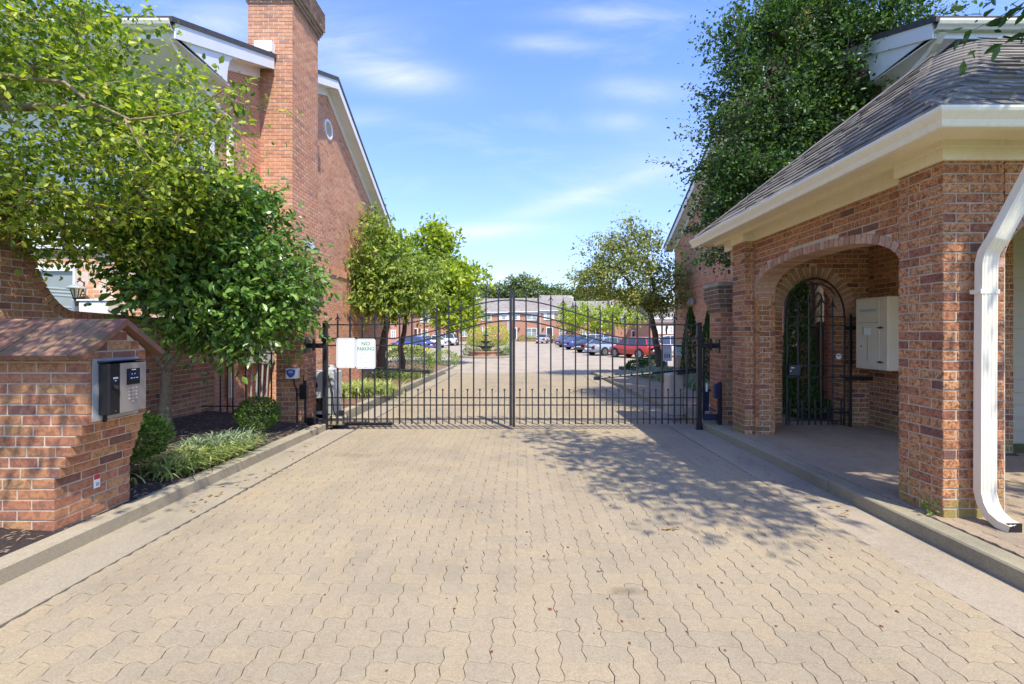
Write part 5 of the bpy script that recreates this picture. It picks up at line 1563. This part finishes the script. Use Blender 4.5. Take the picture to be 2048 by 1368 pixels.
tree('young_tree', 'small green tree in front of the far townhouses right of centre', 'tree', [([(8.0, 70, -.3), (8.0, 70, 2.4)], .14, .08)],
     [(8.0, 70, 3.3, 2.0, 1.8, 1.5, 1), (7.0, 70, 4.9, .8, .8, 1.0, .4), (9.6, 70, 4.8, .9, .8, 1.1, .4)], 60, 46, (.34, .22), 'lf_lime', 'bark_dark', cr=.5, seed=31, twig=.03, shape=LEAF4)
tree('young_tree', 'light green tree in front of the townhouse left of the fountain', 'tree', [([(-8.5, 62, -.3), (-8.5, 62, 3)], .16, .1)],
     [(-8.5, 62, 4.0, 2.6, 2.2, 2.0, 1)], 60, 46, (.34, .22), 'lf_lime', 'bark_dark', cr=.5, seed=32, twig=.03, shape=LEAF4)
ft = [(1.5, 112, 15.8, 6.2), (-8.2, 118, 13.6, 3.8), (10.5, 114, 13.2, 5.2), (-1.6, 116, 13.0, 3.6), (17.5, 114, 12.8, 5.4), (-15, 112, 13, 5.5), (26, 116, 12.5, 6)]
fl_ = ['tallest far green tree behind the townhouse roofs', 'small dark far tree left of the tallest roofline tree', 'broad far green tree right of the tallest roofline tree', 'low far tree in the gap left of the tallest one',
       'far green tree above the right end of the townhouse roof', 'far tree behind the lime green tree on the left', 'far tree at the right behind the sparse golden tree']
for i, (x, y, top, r) in enumerate(ft):
    tree('far_tree', fl_[i], 'tree', [([(x, y, 0), (x, y, top * .7)], .4, .15)], [(x, y, top - r * .62, r, r * .7, r * .6, 1), (x + r * .2, y, top * .5, r, r * .7, top * .3, .7)],
         90, 80, (.75, .48), 'lf_far', 'bark_dark', cr=1.05, seed=40 + i, group='far trees behind the townhouses', twig=.06, shape=LEAF4)


def shrub(name, label, c, rad, n, leaf, mat, group=None, rough=.12, seed=1, stems=True, cat='shrub', shape=LEAF4, flatbase=True):
    rs = np.random.default_rng(seed); T = empty(name, (c[0], c[1], c[2] - rad[2]), label, cat, group)
    v = rs.normal(size=(n, 3)); v /= np.linalg.norm(v, axis=1)[:, None]
    r = 1 - np.abs(rs.normal(size=n)) * rough
    bumps = 1 + .06 * np.sin(v[:, 0] * 7 + seed) * np.cos(v[:, 2] * 6 + v[:, 1] * 5)
    P = np.array(c) + v * np.array(rad) * (r * bumps)[:, None]
    if flatbase: P[:, 2] = np.maximum(P[:, 2], c[2] - rad[2] * .8)
    pieces(T, 'foliage', shape, leaf_mats(P, v, leaf[0], leaf[1], rs=rs, droop=-.1, spread=.55), M[mat], 0)
    if stems:
        m = MB(); b = Vector((c[0], c[1], c[2] - rad[2] * 1.05))
        for i in range(14):
            a = rs.uniform(0, 6.28); q = rs.uniform(.3, .8)
            e = Vector((c[0] + math.cos(a) * rad[0] * q, c[1] + math.sin(a) * rad[1] * q, c[2] + rs.uniform(-.2, .4) * rad[2]))
            m.tube([b + Vector((math.cos(a) * .03, math.sin(a) * .03, 0)), b.lerp(e, .5) + Vector((0, 0, -.02)), e], [.009, .006, .003], 4, cap=False)
        m.build('stems', M['bark_tan'], T)
    return T


def bedz(x, y): return gz(y) + .095 + .175 * max(0, (-3.36 - x)) / 2.08
shrub('rounded_shrub', 'loose green shrub with bare lower stems beside the keypad pier', (-3.88, 4.55, .50), (.34, .33, .24), 3400, (.042, .027), 'lf_box', seed=3, rough=.22)
shrub('boxwood_ball', 'clipped round boxwood ball left of the gate pier', (-3.83, 6.65, .36), (.29, .29, .25), 5200, (.028, .018), 'lf_box', seed=4)


def grassclump(name, label, c, n, h, spread, mat, seed=1, cat='plant', group=None, w=.009, area=(.25, .25)):
    rs = np.random.default_rng(seed); T = empty(name, c, label, cat, group)
    V = []; F = []; rr = []
    for i in range(n):
        bx_ = rs.normal() * area[0]; by = rs.normal() * area[1]; a = rs.uniform(0, 6.283); l = h * rs.uniform(.7, 1.3); lean = spread * rs.uniform(.4, 1.3)
        dx, dy = math.cos(a), math.sin(a); sx, sy = -dy, dx; ww = w * rs.uniform(.7, 1.2)
        b0 = len(V); k = 5
        for j in range(k):
            t = j / (k - 1); x = c[0] + bx_ + dx * lean * t ** 1.4; y = c[1] + by + dy * lean * t ** 1.4
            z = c[2] + l * (t - .62 * t ** 2.6); q = ww * (1 - t ** 3) * .5 + .0006
            V += [(x - sx * q, y - sy * q, z), (x + sx * q, y + sy * q, z)]
        rv = rs.random()
        rr += [rv] * (2 * k)
        for j in range(k - 1): F.append((b0 + 2 * j, b0 + 2 * j + 1, b0 + 2 * j + 3, b0 + 2 * j + 2))
    me = fast_mesh('blades', np.array(V), [np.array(F)], M[mat], np.array(rr))
    o = bpy.data.objects.new('blades', me); COL.objects.link(o); setparent(o, T); o['kind'] = 'stuff'
    return T


grassclump('liriope_clump', 'yellow green variegated grassy clump right of the loose shrub', (-3.62, 5.0, bedz(-3.62, 5.0) - .02), 760, .34, .34, 'lf_liri', 51, area=(.10, .22), w=.016)
grassclump('liriope_clump', 'greener grassy clump in front of the boxwood ball', (-3.72, 5.65, bedz(-3.7, 5.6) - .02), 640, .38, .32, 'lf_liri2', 52, area=(.14, .2), w=.015)
grassclump('liriope_clump', 'bright variegated grassy edge clump nearest the left kerb', (-3.52, 5.55, bedz(-3.5, 5.5) - .02), 480, .30, .28, 'lf_liri', 53, area=(.06, .2), w=.016)
grassclump('liriope_clump', 'bright yellow grassy clump below the signs behind the gate', (-3.95, 11.4, gz(11.0) + .10), 1300, .55, .5, 'lf_liri', 54, w=.02, area=(.34, .34))
grassclump('liriope_clump', 'yellow green grassy clump near the middle of the far left bed', (-3.95, 16.3, gz(16) + .12), 420, .45, .45, 'lf_liri', 55, w=.02, area=(.25, .5))
shrub('spreading_shrub', 'low dark spreading shrub under the twisted tree', (-4.3, 14.6, .05), (.8, .8, .30), 1300, (.06, .035), 'lf_dark', seed=61, rough=.25)
shrub('clipped_hedge', 'sloping rounded hedge behind the tree trunks on the left', (-4.6, 18.6, .30), (1.15, 1.3, .62), 3600, (.075, .045), 'lf_mid', seed=62, cat='hedge')
shrub('flowering_shrub', 'low green shrub at the end of the left bed by the pale trunk', (-4.1, 24.4, .10), (.85, .7, .50), 2200, (.085, .05), 'lf_mid', seed=63)
shrub('spreading_shrub', 'green shrub left of the pale trunk in the left bed', (-5.6, 24.0, .15), (.9, .7, .45), 1500, (.085, .05), 'lf_dark', seed=64)
shrub('spreading_shrub', 'yellow green low hedge by the blue parked car', (-9.5, 36, .10), (2.6, 1.0, .45), 1800, (.16, .1), 'lf_yel', seed=65, cat='hedge')
# right bed
for i, (x, y, lab) in enumerate(((5.2, 14.2, 'grey green grassy clump at the front of the right bed'), (5.4, 12.4, 'pale grassy clump below the taller arborvitae'), (5.0, 16.2, 'grassy clump under the sparse golden tree'), (5.3, 10.8, 'pale grassy clump nearest the right gate pier'), (5.6, 17.4, 'grassy clump behind the small white sign'))):
    grassclump('liriope_clump', lab, (x, y, gz(y) + .13), 900, .5, .5, 'lf_liri2', 70 + i, w=.026, area=(.3, .6), group='grassy clumps in the right bed')
shrub('spreading_shrub', 'dark low bush in front of the red car', (5.35, 20.6, -.02), (.55, .6, .34), 3000, (.085, .055), 'lf_dark', seed=76)
shrub('spreading_shrub', 'second dark low bush right of the first near the red car', (6.2, 21.2, .05), (.6, .6, .34), 3000, (.085, .055), 'lf_dark', seed=77)


def arb(label, x, y, h, r, seed):
    T = empty('arborvitae', (x, y, 0), label, 'evergreen', 'narrow arborvitae by the right brick wall'); rs = np.random.default_rng(seed); n = 4200
    t = rs.uniform(0, 1, n); a = rs.uniform(0, 6.283, n); rr2 = r * (1 - t ** 2.2) * rs.uniform(.75, 1.05, n) + .02
    v = np.stack([np.cos(a), np.sin(a), np.full(n, .2)], 1)
    P = np.stack([x + np.cos(a) * rr2, y + np.sin(a) * rr2, .05 + t * h], 1)
    o = v.copy(); o[:, 2] = 1.6
    pieces(T, 'foliage', LEAF4, leaf_mats(P, o, .09, .035, rs=rs, droop=-.8, spread=.3), M['lf_arb'], 0)
    MB().tube([(x, y, -.05), (x, y, h * .8)], [.04, .01], 6).build('trunk', M['bark_dark'], T)


arb('left taller narrow arborvitae by the right brick wall', 5.62, 15.0, 2.28, .28, 81)
arb('right arborvitae partly behind the gate pier', 5.25, 12.6, 2.1, .27, 82)
arb('dark tall evergreen column seen through the pedestrian gate', 5.05, 8.25, 2.7, .26, 83)
shrub('ground_ivy', 'dark leafy ground plants seen through the pedestrian gate', (4.9, 8.3, .25), (.75, .4, .2), 1000, (.07, .05), 'lf_dark', seed=85)
# weeds at the foot of the gatehouse pier
shrub('small_weed', 'tiny green weed at the foot of the near gatehouse pier', (3.24, 3.60, .165), (.035, .035, .04), 26, (.035, .026), 'lf_box', seed=88, stems=False, cat='weed', flatbase=False)

# signs in the right bed
for (px, py0, py1, w, yy, mt, ink, lab) in ((1334, 692, 722, .36, 17.6, 'sign_w', 'ink_dark', 'small white sign with dark bars low in the right bed'), (1358, 688, 710, .30, 17.2, 'sign_w', 'ink_green', 'pale green lettered sign in front of the right brick wall')):
    x = (px - 1040) * yy / 910; z1 = CH + (665 - py0) * yy / 910; z0 = CH + (665 - py1) * yy / 910
    o = MB().prism(rrect(x - w / 2, x + w / 2, z0, z1, .02), 'y', yy - .004, yy).build('garden_sign', M[mt]); tagset(o, lab, 'sign')
    MB().box(x - .02, x + .02, yy, yy + .03, -.1, z1).build('post', M['galv'], o)
    h = z1 - z0
    if ink == 'ink_dark':
        for k in range(3): MB().box(x - .10 + k * .08, x - .06 + k * .08, yy - .007, yy - .004, z0 + h * .2, z0 + h * .48).build('printed_bar', M['ink_dark'], o)
        for q in (.93, .82, .60): MB().box(x - .14, x + .14, yy - .007, yy - .004, z0 + h * (q - .025), z0 + h * q).build('printed_line', M['ink_grey'], o)
    else:
        MB().box(x - .11, x + .11, yy - .007, yy - .004, z0 + h * .70, z0 + h * .86).build('printed_bar', M['ink_green'], o)
        for q in (.6, .48, .36, .2): MB().box(x - .1, x + .1, yy - .007, yy - .004, z0 + h * (q - .05), z0 + h * q).build('printed_line', M['ink_green'], o)

# ================================================================== fountain island
FX, FY = (972 - 1040) * 35.6 / 910, 35.6
FZ = gz(35)
isl = MB(); isl.lathe((FX, FY, FZ - .1), [(2.1, 0), (2.1, .22), (2.06, .25), (1.9, .25), (1.9, .2), (0.1, .22)], 40)
o = isl.build('island_kerb', M['concrete']); o['kind'] = 'structure'
FN = empty('fountain', (FX, FY - .2, FZ + .1), 'tiered dark fountain on the round planted island', 'fountain')
MB().lathe((FX, FY - .2, FZ + .12), [(1.30, 0), (1.30, .30), (1.38, .31), (1.38, .38), (1.15, .38), (1.15, .1)], 32).build('basin_wall', M['far_brick'], FN)
MB().lathe((FX, FY - .2, FZ + .2), [(.30, 0), (.22, .35), (.42, .52), (.62, .60), (.66, .66), (.60, .66), (.3, .6), (.13, .66), (.12, .95)], 24).build('lower_tier', M['fount'], FN)
MB().lathe((FX, FY - .2, FZ + 1.05), [(.12, 0), (.30, .1), (.44, .16), (.46, .20), (.2, .18), (.08, .22), (.07, .6)], 20).build('middle_tier', M['fount'], FN)
MB().lathe((FX, FY - .2, FZ + 1.6), [(.07, 0), (.18, .05), (.27, .12), (.08, .12), (.05, .3), (.09, .38), (.02, .52)], 16).build('upper_tier', M['fount'], FN)
for i, (dx, dz, r) in enumerate(((-1.05, 1.0, .5), (1.05, 1.0, .55), (-1.25, .85, .45), (1.25, .9, .5))):
    pass
shrub('clipped_hedge', 'rounded green hedge mass behind the fountain, left half', (FX - .85, FY + .8, FZ + .72), (.95, .8, .65), 2600, (.085, .05), 'lf_mid', seed=91, cat='hedge')
shrub('clipped_hedge', 'rounded green hedge mass behind the fountain, right half', (FX + .95, FY + .8, FZ + .72), (.95, .8, .65), 2600, (.085, .05), 'lf_mid', seed=92, cat='hedge')
shrub('golden_shrub', 'yellow leaved shrub above the hedge right of the fountain', (FX + .75, FY + 1.6, FZ + 1.65), (1.1, .9, .9), 2600, (.13, .08), 'lf_yel', seed=93)
shrub('golden_shrub', 'smaller yellow leaved shrub left of the fountain', (FX - .9, FY + 1.5, FZ + 1.45), (.75, .8, .75), 1700, (.13, .08), 'lf_yel', seed=94)
for i, (px, w, lab) in enumerate(((933, .43, 'leftmost clipped ball at the front edge of the fountain island'), (954, .30, 'second clipped ball from the left on the fountain island'), (974, .36, 'middle clipped ball in front of the fountain'), (996, .30, 'fourth clipped ball from the left on the fountain island'), (1011, .27, 'rightmost clipped ball on the fountain island'))):
    x = (px - 1040) * 34.2 / 910; shrub('boxwood_ball', lab, (x, 34.35 + .9 * ((px - 972) / 45) ** 2, FZ + .42), (w, w * .9, .30), 900, (.06, .04), 'lf_box', seed=95 + i, group='clipped balls round the fountain island', stems=False)

# ================================================================== cars
M['tail'] = plain('tail lamp red', (0.35, 0.01, 0.015), 0.2); M['head'] = plain('head lamp', (0.7, 0.72, 0.75), 0.1)
M['alloy'] = plain('wheel alloy', (0.28, 0.28, 0.29), 0.35, metal=.7)


def car(label, loc, yaw, col, kind='sedan', L=4.5, Wd=1.8, H=1.45, group='cars parked in the court'):
    C = empty('parked_car', loc, label, 'car', group); h2 = Wd / 2
    PT = paint(label[:24], col)
    suv = kind == 'suv'
    # stations rear -> front: x, zlow, zbelt, halfwidth
    if suv: st = [(-.5, .45, .80, .80), (-.485, .30, .98, .93), (-.40, .28, 1.0, .99), (-.15, .28, .98, 1), (.12, .28, .97, 1), (.26, .28, .96, .99), (.40, .28, .88, .96), (.48, .30, .74, .88), (.5, .42, .60, .74)]
    else: st = [(-.5, .42, .72, .80), (-.485, .30, .88, .92), (-.38, .26, .95, .98), (-.15, .24, .92, 1), (.12, .24, .90, 1), (.24, .24, .88, .99), (.38, .24, .80, .96), (.47, .27, .66, .88), (.5, .38, .55, .72)]
    vs = []; fs = []; n = 12
    for x, zl, zb_, w in st:
        w *= h2; X = x * L
        prof = [(0, zl), (w * .82, zl), (w * .97, zl + .1), (w, zl + (zb_ - zl) * .45), (w * .985, zl + (zb_ - zl) * .78), (w * .90, zb_), (0, zb_ + .035)]
        ring = prof + [(-a, b) for a, b in reversed(prof[1:-1])]
        vs += [(X, a, b) for a, b in ring]
    for i in range(len(st) - 1):
        for k in range(n): fs.append((i * n + k, i * n + (k + 1) % n, (i + 1) * n + (k + 1) % n, (i + 1) * n + k))
    fs.append(tuple(range(n))); fs.append(tuple(reversed(range((len(st) - 1) * n, len(st) * n))))
    def B(mb, nm, mt, par=C, sm=False):
        o = mb.build(nm, mt, None, sm); o.parent = par; return o
    body = B(MB().add(vs, fs), 'body', PT, sm=True)
    # greenhouse
    if suv: g = [(-.47, 1.0, .0), (-.42, H - .06, .9), (-.30, H, 1), (.02, H, 1), (.13, H - .07, .95), (.28, .98, .0)]
    else: g = [(-.42, .93, 0), (-.28, H - .08, .9), (-.18, H, 1), (.02, H, 1), (.10, H - .05, .97), (.27, .90, 0)]
    zb0 = .93 if suv else .88
    vs = []; fs = []; n = 6
    for x, z, _ in g:
        f = (z - zb0) / (H - zb0); wt = h2 * (.92 - .20 * max(0, f)); wb_ = h2 * .90
        vs += [(x * L, -wb_, zb0), (x * L, -wt, z), (x * L, wt, z), (x * L, wb_, zb0)]
    n = 4
    for i in range(len(g) - 1):
        for k in range(3): fs.append((i * n + k, (i + 1) * n + k, (i + 1) * n + k + 1, i * n + k + 1))
    gh = B(MB().add(vs, fs), 'windows', M['glass_car'])
    rm = MB(); rs_ = [p for p in g if p[2] > 0]; vs = []
    for x, z, _ in rs_:
        f = (z - zb0) / (H - zb0); wt = h2 * (.92 - .20 * f) + .01
        vs += [(x * L, -wt, z - .03), (x * L, -wt * .9, z + .015), (x * L, 0, z + .035), (x * L, wt * .9, z + .015), (x * L, wt, z - .03)]
    rm.add(vs, [(i * 5 + k, (i + 1) * 5 + k, (i + 1) * 5 + k + 1, i * 5 + k + 1) for i in range(len(rs_) - 1) for k in range(4)])
    B(rm, 'roof', PT, sm=True)
    pm = MB()
    for s_ in (-1, 1):
        for (a, b) in ((g[0], g[1]), (g[-1], g[-2])):
            pm.tube([(a[0] * L, s_ * h2 * .885, zb0 + .02), (b[0] * L, s_ * h2 * (.92 - .2 * (b[1] - zb0) / (H - zb0)), b[1])], .04, 5)
        for xx in ((-.16, .02) if not suv else (-.2, .0)):
            pm.tube([(xx * L, s_ * h2 * .90, zb0), (xx * L, s_ * h2 * .735, H - .02)], .03, 5)
    B(pm, 'pillars', PT)
    r = .35 if suv else .32
    for xx in (-.30, .31):
        for s_ in (-1, 1):
            wc = (xx * L, s_ * (h2 - .10), r)
            a_ = B(MB().disc((xx * L, s_ * (h2 - .02), r + .02), r + .06, (0, 1, 0), .045, 20), 'wheel_arch', M['black'])
            ty = B(MB().disc(wc, r, (0, 1, 0), .21, 20), 'tyre', M['rubber'])
            rimm = MB().disc((wc[0], wc[1] + s_ * .10, r), r * .68, (0, 1, 0), .03, 16)
            for q in range(5):
                a = q * 1.2566; rimm.tube([(wc[0], wc[1] + s_ * .122, r), (wc[0] + math.cos(a) * r * .62, wc[1] + s_ * .12, r + math.sin(a) * r * .62)], .025, 4)
            B(rimm, 'rim', M['alloy'], ty)
    zt_ = .82 if suv else .76
    for s_ in (-1, 1):
        B(MB().cbox(-.502 * L, -.46 * L, s_ * h2 * .62 - .14, s_ * h2 * .62 + .17 * 1, zt_ - .09, zt_ + .07, .02), 'tail_light', M['tail'])
        B(MB().cbox(.44 * L, .492 * L, s_ * h2 * .60 - .15, s_ * h2 * .60 + .15, .58, .68, .02), 'head_light', M['head'])
        B(MB().cbox(.16 * L, .19 * L, s_ * (h2 + .07) - .06, s_ * (h2 + .07) + .06, zb0 + .02, zb0 + .13, .02), 'mirror', PT)
    B(MB().cbox(-.508 * L, -.49 * L, -h2 * .8, h2 * .8, .30, .48, .01), 'bumper', M['black'] if suv else PT)
    B(MB().box(-.511 * L, -.505 * L, -.26, .26, .56 if suv else .52, .67 if suv else .63), 'number_plate', M['sign_w'])
    B(MB().cbox(.49 * L, .505 * L, -h2 * .55, h2 * .55, .34, .50, .01), 'grille', M['black'])
    C.rotation_euler = (0, 0, yaw)
    return C


def cpos(px, y): return ((px - 1040) * y / 910, y, gz(y))
car('bright red hatchback nearest on the right, tail toward the bushes', cpos(1268, 34.5), math.radians(125), (.48, .035, .022), 'suv', 3.9, 1.7, 1.55)
car('silver grey sedan directly left of the red hatchback', cpos(1222, 38.5), math.radians(28), (.30, .33, .36), 'sedan', 4.5)
car('dark charcoal sedan in front of the white van shaped car', cpos(1192, 43), math.radians(35), (.03, .035, .045), 'sedan', 4.3, H=1.3)
car('pearl white sedan behind the silver grey one', cpos(1200, 49), math.radians(20), (.70, .70, .72), 'suv', 4.6, H=1.6)
car('strong blue sedan in the middle of the right row', cpos(1166, 49.5), math.radians(25), (.03, .075, .28), 'sedan', 4.4)
car('dark grey sedan left of the blue one', cpos(1148, 56), math.radians(20), (.07, .08, .10), 'sedan', 4.4)
car('dull pink red car farthest left of the right row', cpos(1140, 63), math.radians(15), (.45, .12, .12), 'sedan', 4.3)
car('silver car parked alone before the townhouse doors', cpos(1089, 72), math.radians(70), (.42, .43, .46), 'sedan', 4.3)
car('white sport utility car behind the sparse tree trunk', cpos(1338, 36), math.radians(170), (.75, .75, .76), 'suv', 4.6, H=1.65)
car('blue sedan with red tail light on the left of the court', cpos(822, 47), math.radians(165), (.05, .085, .25), 'sedan', 4.5)
car('white car right of the blue one on the left side', cpos(856, 54), math.radians(170), (.74, .74, .75), 'sedan', 4.6)
car('second white car at the right end of the left side row', cpos(880, 61), math.radians(175), (.70, .71, .73), 'suv', 4.6, H=1.6)
shrub('boxwood_ball', 'small yellowish clipped ball beside the blue car', ((1160 - 1040) * 45 / 910, 44.5, gz(45) + .35), (.38, .38, .4), 700, (.08, .05), 'lf_gold', seed=120, stems=False)

# ================================================================== far townhouses
def town(label, px0, px1, Y, ridge, eave, wins, doors, lamps, chim=None, spouts=(), brick='far_brick'):
    def X(p): return (p - 1040) * Y / 910
    def Z(p): return CH + (665 - p) * Y / 910
    H = empty('townhouse', ((X(px0) + X(px1)) / 2, Y + 5, 0), label, 'house', 'row of two storey brick townhouses')
    x0, x1 = X(px0), X(px1)
    MB().box(x0, x1 - .03, Y, Y + 10, -.4, Z(eave)).build('wall', M[brick], H)
    ze, zr = Z(eave), CH + (665 - ridge) * (Y + 5) / 910
    MB().prism([(Y - .4, ze - .02), (Y + 5, zr), (Y + 10.4, ze - .02), (Y + 10.4, ze - .12), (Y - .4, ze - .12)], 'x', x0, x1 - .02).build('roof', M['roof_far'], H)
    MB().box(x0, x1 - .03, Y - .46, Y - .405, ze - .16, ze + .02).build('gutter', M['far_white'], H)
    MB().box(x0 + .02, x1 - .05, Y - .04, Y - .002, ze - .55, ze - .125).build('frieze_board', M['far_white'], H)
    for (a, b, c, d, two, shut) in wins:
        w = MB(); xa, xb, z1, z0 = X(a), X(b), Z(c), Z(d); t = .13
        w.box(xa, xb, Y - .10, Y - .005, z1 - t, z1); w.box(xa, xb, Y - .12, Y - .005, z0, z0 + t)
        w.box(xa, xa + t, Y - .10, Y - .005, z0 + t, z1 - t); w.box(xb - t, xb, Y - .10, Y - .005, z0 + t, z1 - t)
        xm = (xa + xb) / 2; zm = (z0 + z1) / 2
        if two: w.box(xm - .07, xm + .07, Y - .10, Y - .005, z0 + t, z1 - t)
        w.box(xa + t, xb - t, Y - .08, Y - .005, zm - .035, zm + .035)
        f = w.build('window', M['far_white'], H)
        MB().box(xa + t, xb - t, Y - .05, Y - .03, z0 + t, z1 - t).build('pane', M['glass_pale'], f)
        if shut:
            for s_ in ((xa - .45, xa - .04), (xb + .04, xb + .45)): MB().box(s_[0], s_[1], Y - .07, Y - .004, z0, z1).build('shutter', M['far_white'], H)
    for (a, b, c, d) in doors:
        xa, xb = X(a), X(b); z1, z0 = Z(c), Z(d)
        df = MB().box(xa, xb, Y - .10, Y - .004, z1 - .18, z1).box(xa, xa + .16, Y - .10, Y - .004, z0, z1 - .18).box(xb - .16, xb, Y - .10, Y - .004, z0, z1 - .18).build('door_frame', M['far_white'], H)
        MB().box(xa + .16, xb - .16, Y - .06, Y - .01, z0, z1 - .18).build('door', M['door_dark'], df)
        MB().box(xa - .3, xb + .3, Y - 1.2, Y - .01, -.4, z0).build('door_step', M['concrete'], H)
    for (a, c) in lamps:
        MB().lathe((X(a), Y - .2, Z(c) - .2), [(.04, 0), (.12, .1), (.14, .35), (.03, .45)], 8).build('porch_lamp', M['iron'], H)
    for a in spouts: MB().box(X(a) - .05, X(a) + .05, Y - .16, Y - .06, -.3, ze - .2).build('downspout', M['far_white'], H)
    if chim:
        a, b, c = chim; MB().box(X(a), X(b), Y + 4.2, Y + 5.2, ze, Z(c)).build('chimney', M['far_white'], H)
    return H


YT = 86
town('left brick townhouse unit behind the yellow shrub', 944, 1016.5, YT, 597, 624, [(962, 983, 626, 641, True, False), (1003, 1012, 629, 640, False, True), (964, 979, 654, 673, True, False)], [], [], (948, 956, 590), spouts=(1015,))
town('middle brick townhouse unit with door and double window', 1016.5, 1078.5, YT, 596, 623, [(1027, 1035, 629, 640, False, True), (1053, 1074, 628, 641, True, False), (1052, 1074, 656, 675, True, False)], [(1025, 1034, 655, 678)], [(1038, 658)], spouts=(1017.6,))
town('right brick townhouse unit with taller roof and white chimney', 1078.5, 1150, YT - .8, 590.5, 620.5, [(1092, 1104, 624, 640, False, True), (1119, 1131, 624, 640, False, True), (1118, 1132, 656, 675, True, False)], [(1092, 1106, 654, 678)], [(1086, 658)], (1143, 1152, 590), spouts=(1080,))
town('far left townhouse unit seen through the lime green tree', 872, 944, YT - 2, 600, 626, [(884, 896, 632, 645, True, False), (921, 931, 632, 644, False, True), (922, 936, 658, 674, True, False)], [(900, 910, 656, 679)], [(915, 660)], spouts=(942,))
town('leftmost townhouse unit behind the parked cars', 800, 870, YT - 4, 600, 626, [(812, 824, 632, 645, True, False), (845, 857, 632, 645, False, True), (842, 856, 658, 674, True, False)], [(826, 836, 656, 679)], [(840, 660)])
town('townhouse unit glimpsed between the tree trunks on the left', 715, 799, YT - 16, 590, 622, [(760, 772, 630, 645, True, False), (782, 792, 660, 676, True, False)], [(742, 752, 656, 682)], [])
town('townhouse unit behind the bright roadside tree on the right', 1152, 1230, YT - 6, 602, 628, [(1165, 1177, 634, 646, True, False), (1205, 1217, 634, 646, False, True), (1164, 1178, 660, 676, True, False)], [(1190, 1200, 656, 682)], [(1186, 660)], spouts=(1228,))
town('townhouse unit with grey roof behind the sparse golden tree', 1230, 1300, 66, 600, 634, [(1242, 1252, 640, 652, True, False), (1278, 1288, 640, 652, False, True)], [(1262, 1272, 660, 688)], [], spouts=(1299,), brick='far_brick')
town('townhouse end unit behind the white car on the right', 1300, 1380, 58, 604, 636, [(1320, 1327, 652, 668, False, True), (1338, 1345, 652, 668, False, True)], [], [(1333, 655)])
for i, (px, r, lab) in enumerate(((928, 1.2, 'low green bush at the left townhouse wall'), (1046, 1.0, 'reddish green bush beside the middle townhouse door'), (1066, 1.2, 'low bush under the middle townhouse double window'), (1112, 1.3, 'bush beside the right townhouse door'))):
    shrub('foundation_shrub', lab, ((px - 1040) * 84.5 / 910, 84.5, .35), (r, .6, .6), 500, (.2, .13), 'lf_mid' if i != 1 else 'lf_gold', seed=130 + i, stems=False)
o = strip('far_kerb', -30, 30, 80, 80.3, .10, M['concrete'], thick=.1, label='low kerb before the townhouses')
strip('front_lawn', -40, 40, 80.3, 86, .02, M['grass'], label='narrow green strip before the townhouses')
# street lamp at right
SLm = empty('street_lamp', cpos(1189, 60), 'lantern street lamp among the right hand trees', 'street lamp')
x, y, z = cpos(1189, 60)
MB().tube([(x, y, z), (x, y, z + 3.4)], [.07, .05], 8).build('lamp_post', M['iron'], SLm)
MB().lathe((x, y, z + 3.4), [(.06, 0), (.12, .05), (.2, .5), (.12, .52)], 10).build('lamp_glass', M['glass_pale'], SLm)
MB().lathe((x, y, z + 3.92), [(.24, 0), (.05, .22), (.02, .35)], 10).build('lamp_hood', M['iron'], SLm)

# ================================================================== litter on the paving
rq = random.Random(99)
BER = None
spots = []
for i in range(62):
    px = rq.uniform(760, 1900); py = rq.triangular(880, 1360, 1050)
    if px > 1040 + (py - 665) * 2.5 / 1.55: continue
    spots.append((px, py))
spots += [(706, 1130), (773, 1342), (1100, 1219), (1062, 1116), (1188, 1267), (1198, 1258), (1244, 1243), (983, 1304), (1018, 1050), (1007, 940), (650, 1190), (1290, 1180)]
for (px, py) in spots:
    y = 1410.5 / (py - 665); x = (px - 1040) * y / 910; r = rq.uniform(.006, .012)
    if BER is None:
        m = MB().lathe((0, 0, 0), [(.3, 0), (1, .15), (1.05, .4), (.6, .75), (.1, .85)], 8)
        BER = m.build('fallen_fruit', M['berry']); b = BER
    else:
        b = bpy.data.objects.new('fallen_fruit', BER.data); COL.objects.link(b)
    b.location = (x, y, gz(y)); b.scale = (r, r * rq.uniform(.6, 1), r * .7); b.rotation_euler = (0, 0, rq.uniform(0, 6))
    tagset(b, 'small dark red fruit squashed on the paving', 'fruit', 'fallen dark fruits scattered on the driveway')
LFO = None
for i in range(58):
    if i < 34: px = rq.uniform(380, 640); py = 870 + (640 - px) * .52 + rq.uniform(-4, 26)
    else: px = rq.uniform(1440, 1700); py = 880 + (px - 1440) * .55 + rq.uniform(-6, 20)
    y = 1410.5 / (py - 665); x = (px - 1040) * y / 910
    if LFO is None:
        m = MB(); m.add(LEAF6[0], LEAF6[1]); LFO = m.build('fallen_leaf', M['leaf_dry']); b = LFO
    else: b = bpy.data.objects.new('fallen_leaf', LFO.data); COL.objects.link(b)
    s_ = rq.uniform(.03, .055); b.location = (x, y, gz(y) + .008); b.scale = (s_ * .6, s_, s_ * .8); b.rotation_euler = (rq.uniform(-.2, .2), rq.uniform(-.2, .2), rq.uniform(0, 6))
    tagset(b, 'dry brown leaf lying by the kerb', 'leaf', 'dry leaves lying along the kerbs')
tw = MB(); tw.tube([(1.12, 3.595, .006), (1.2, 3.58, .012), (1.27, 3.60, .008)], .004, 5); o = tw.build('dry_sprig', M['leaf_dry']); tagset(o, 'dry curled brown sprig on the paving in the sun', 'twig')
for k in range(6):
    q = bpy.data.objects.new('sprig_leaf', LFO.data); COL.objects.link(q); q.parent = o
    q.location = (1.12 + k * .027, 3.59, .010); q.scale = (.018, .035, .02); q.rotation_euler = (rq.uniform(-.5, .5), rq.uniform(-.5, .5), rq.uniform(0, 6))
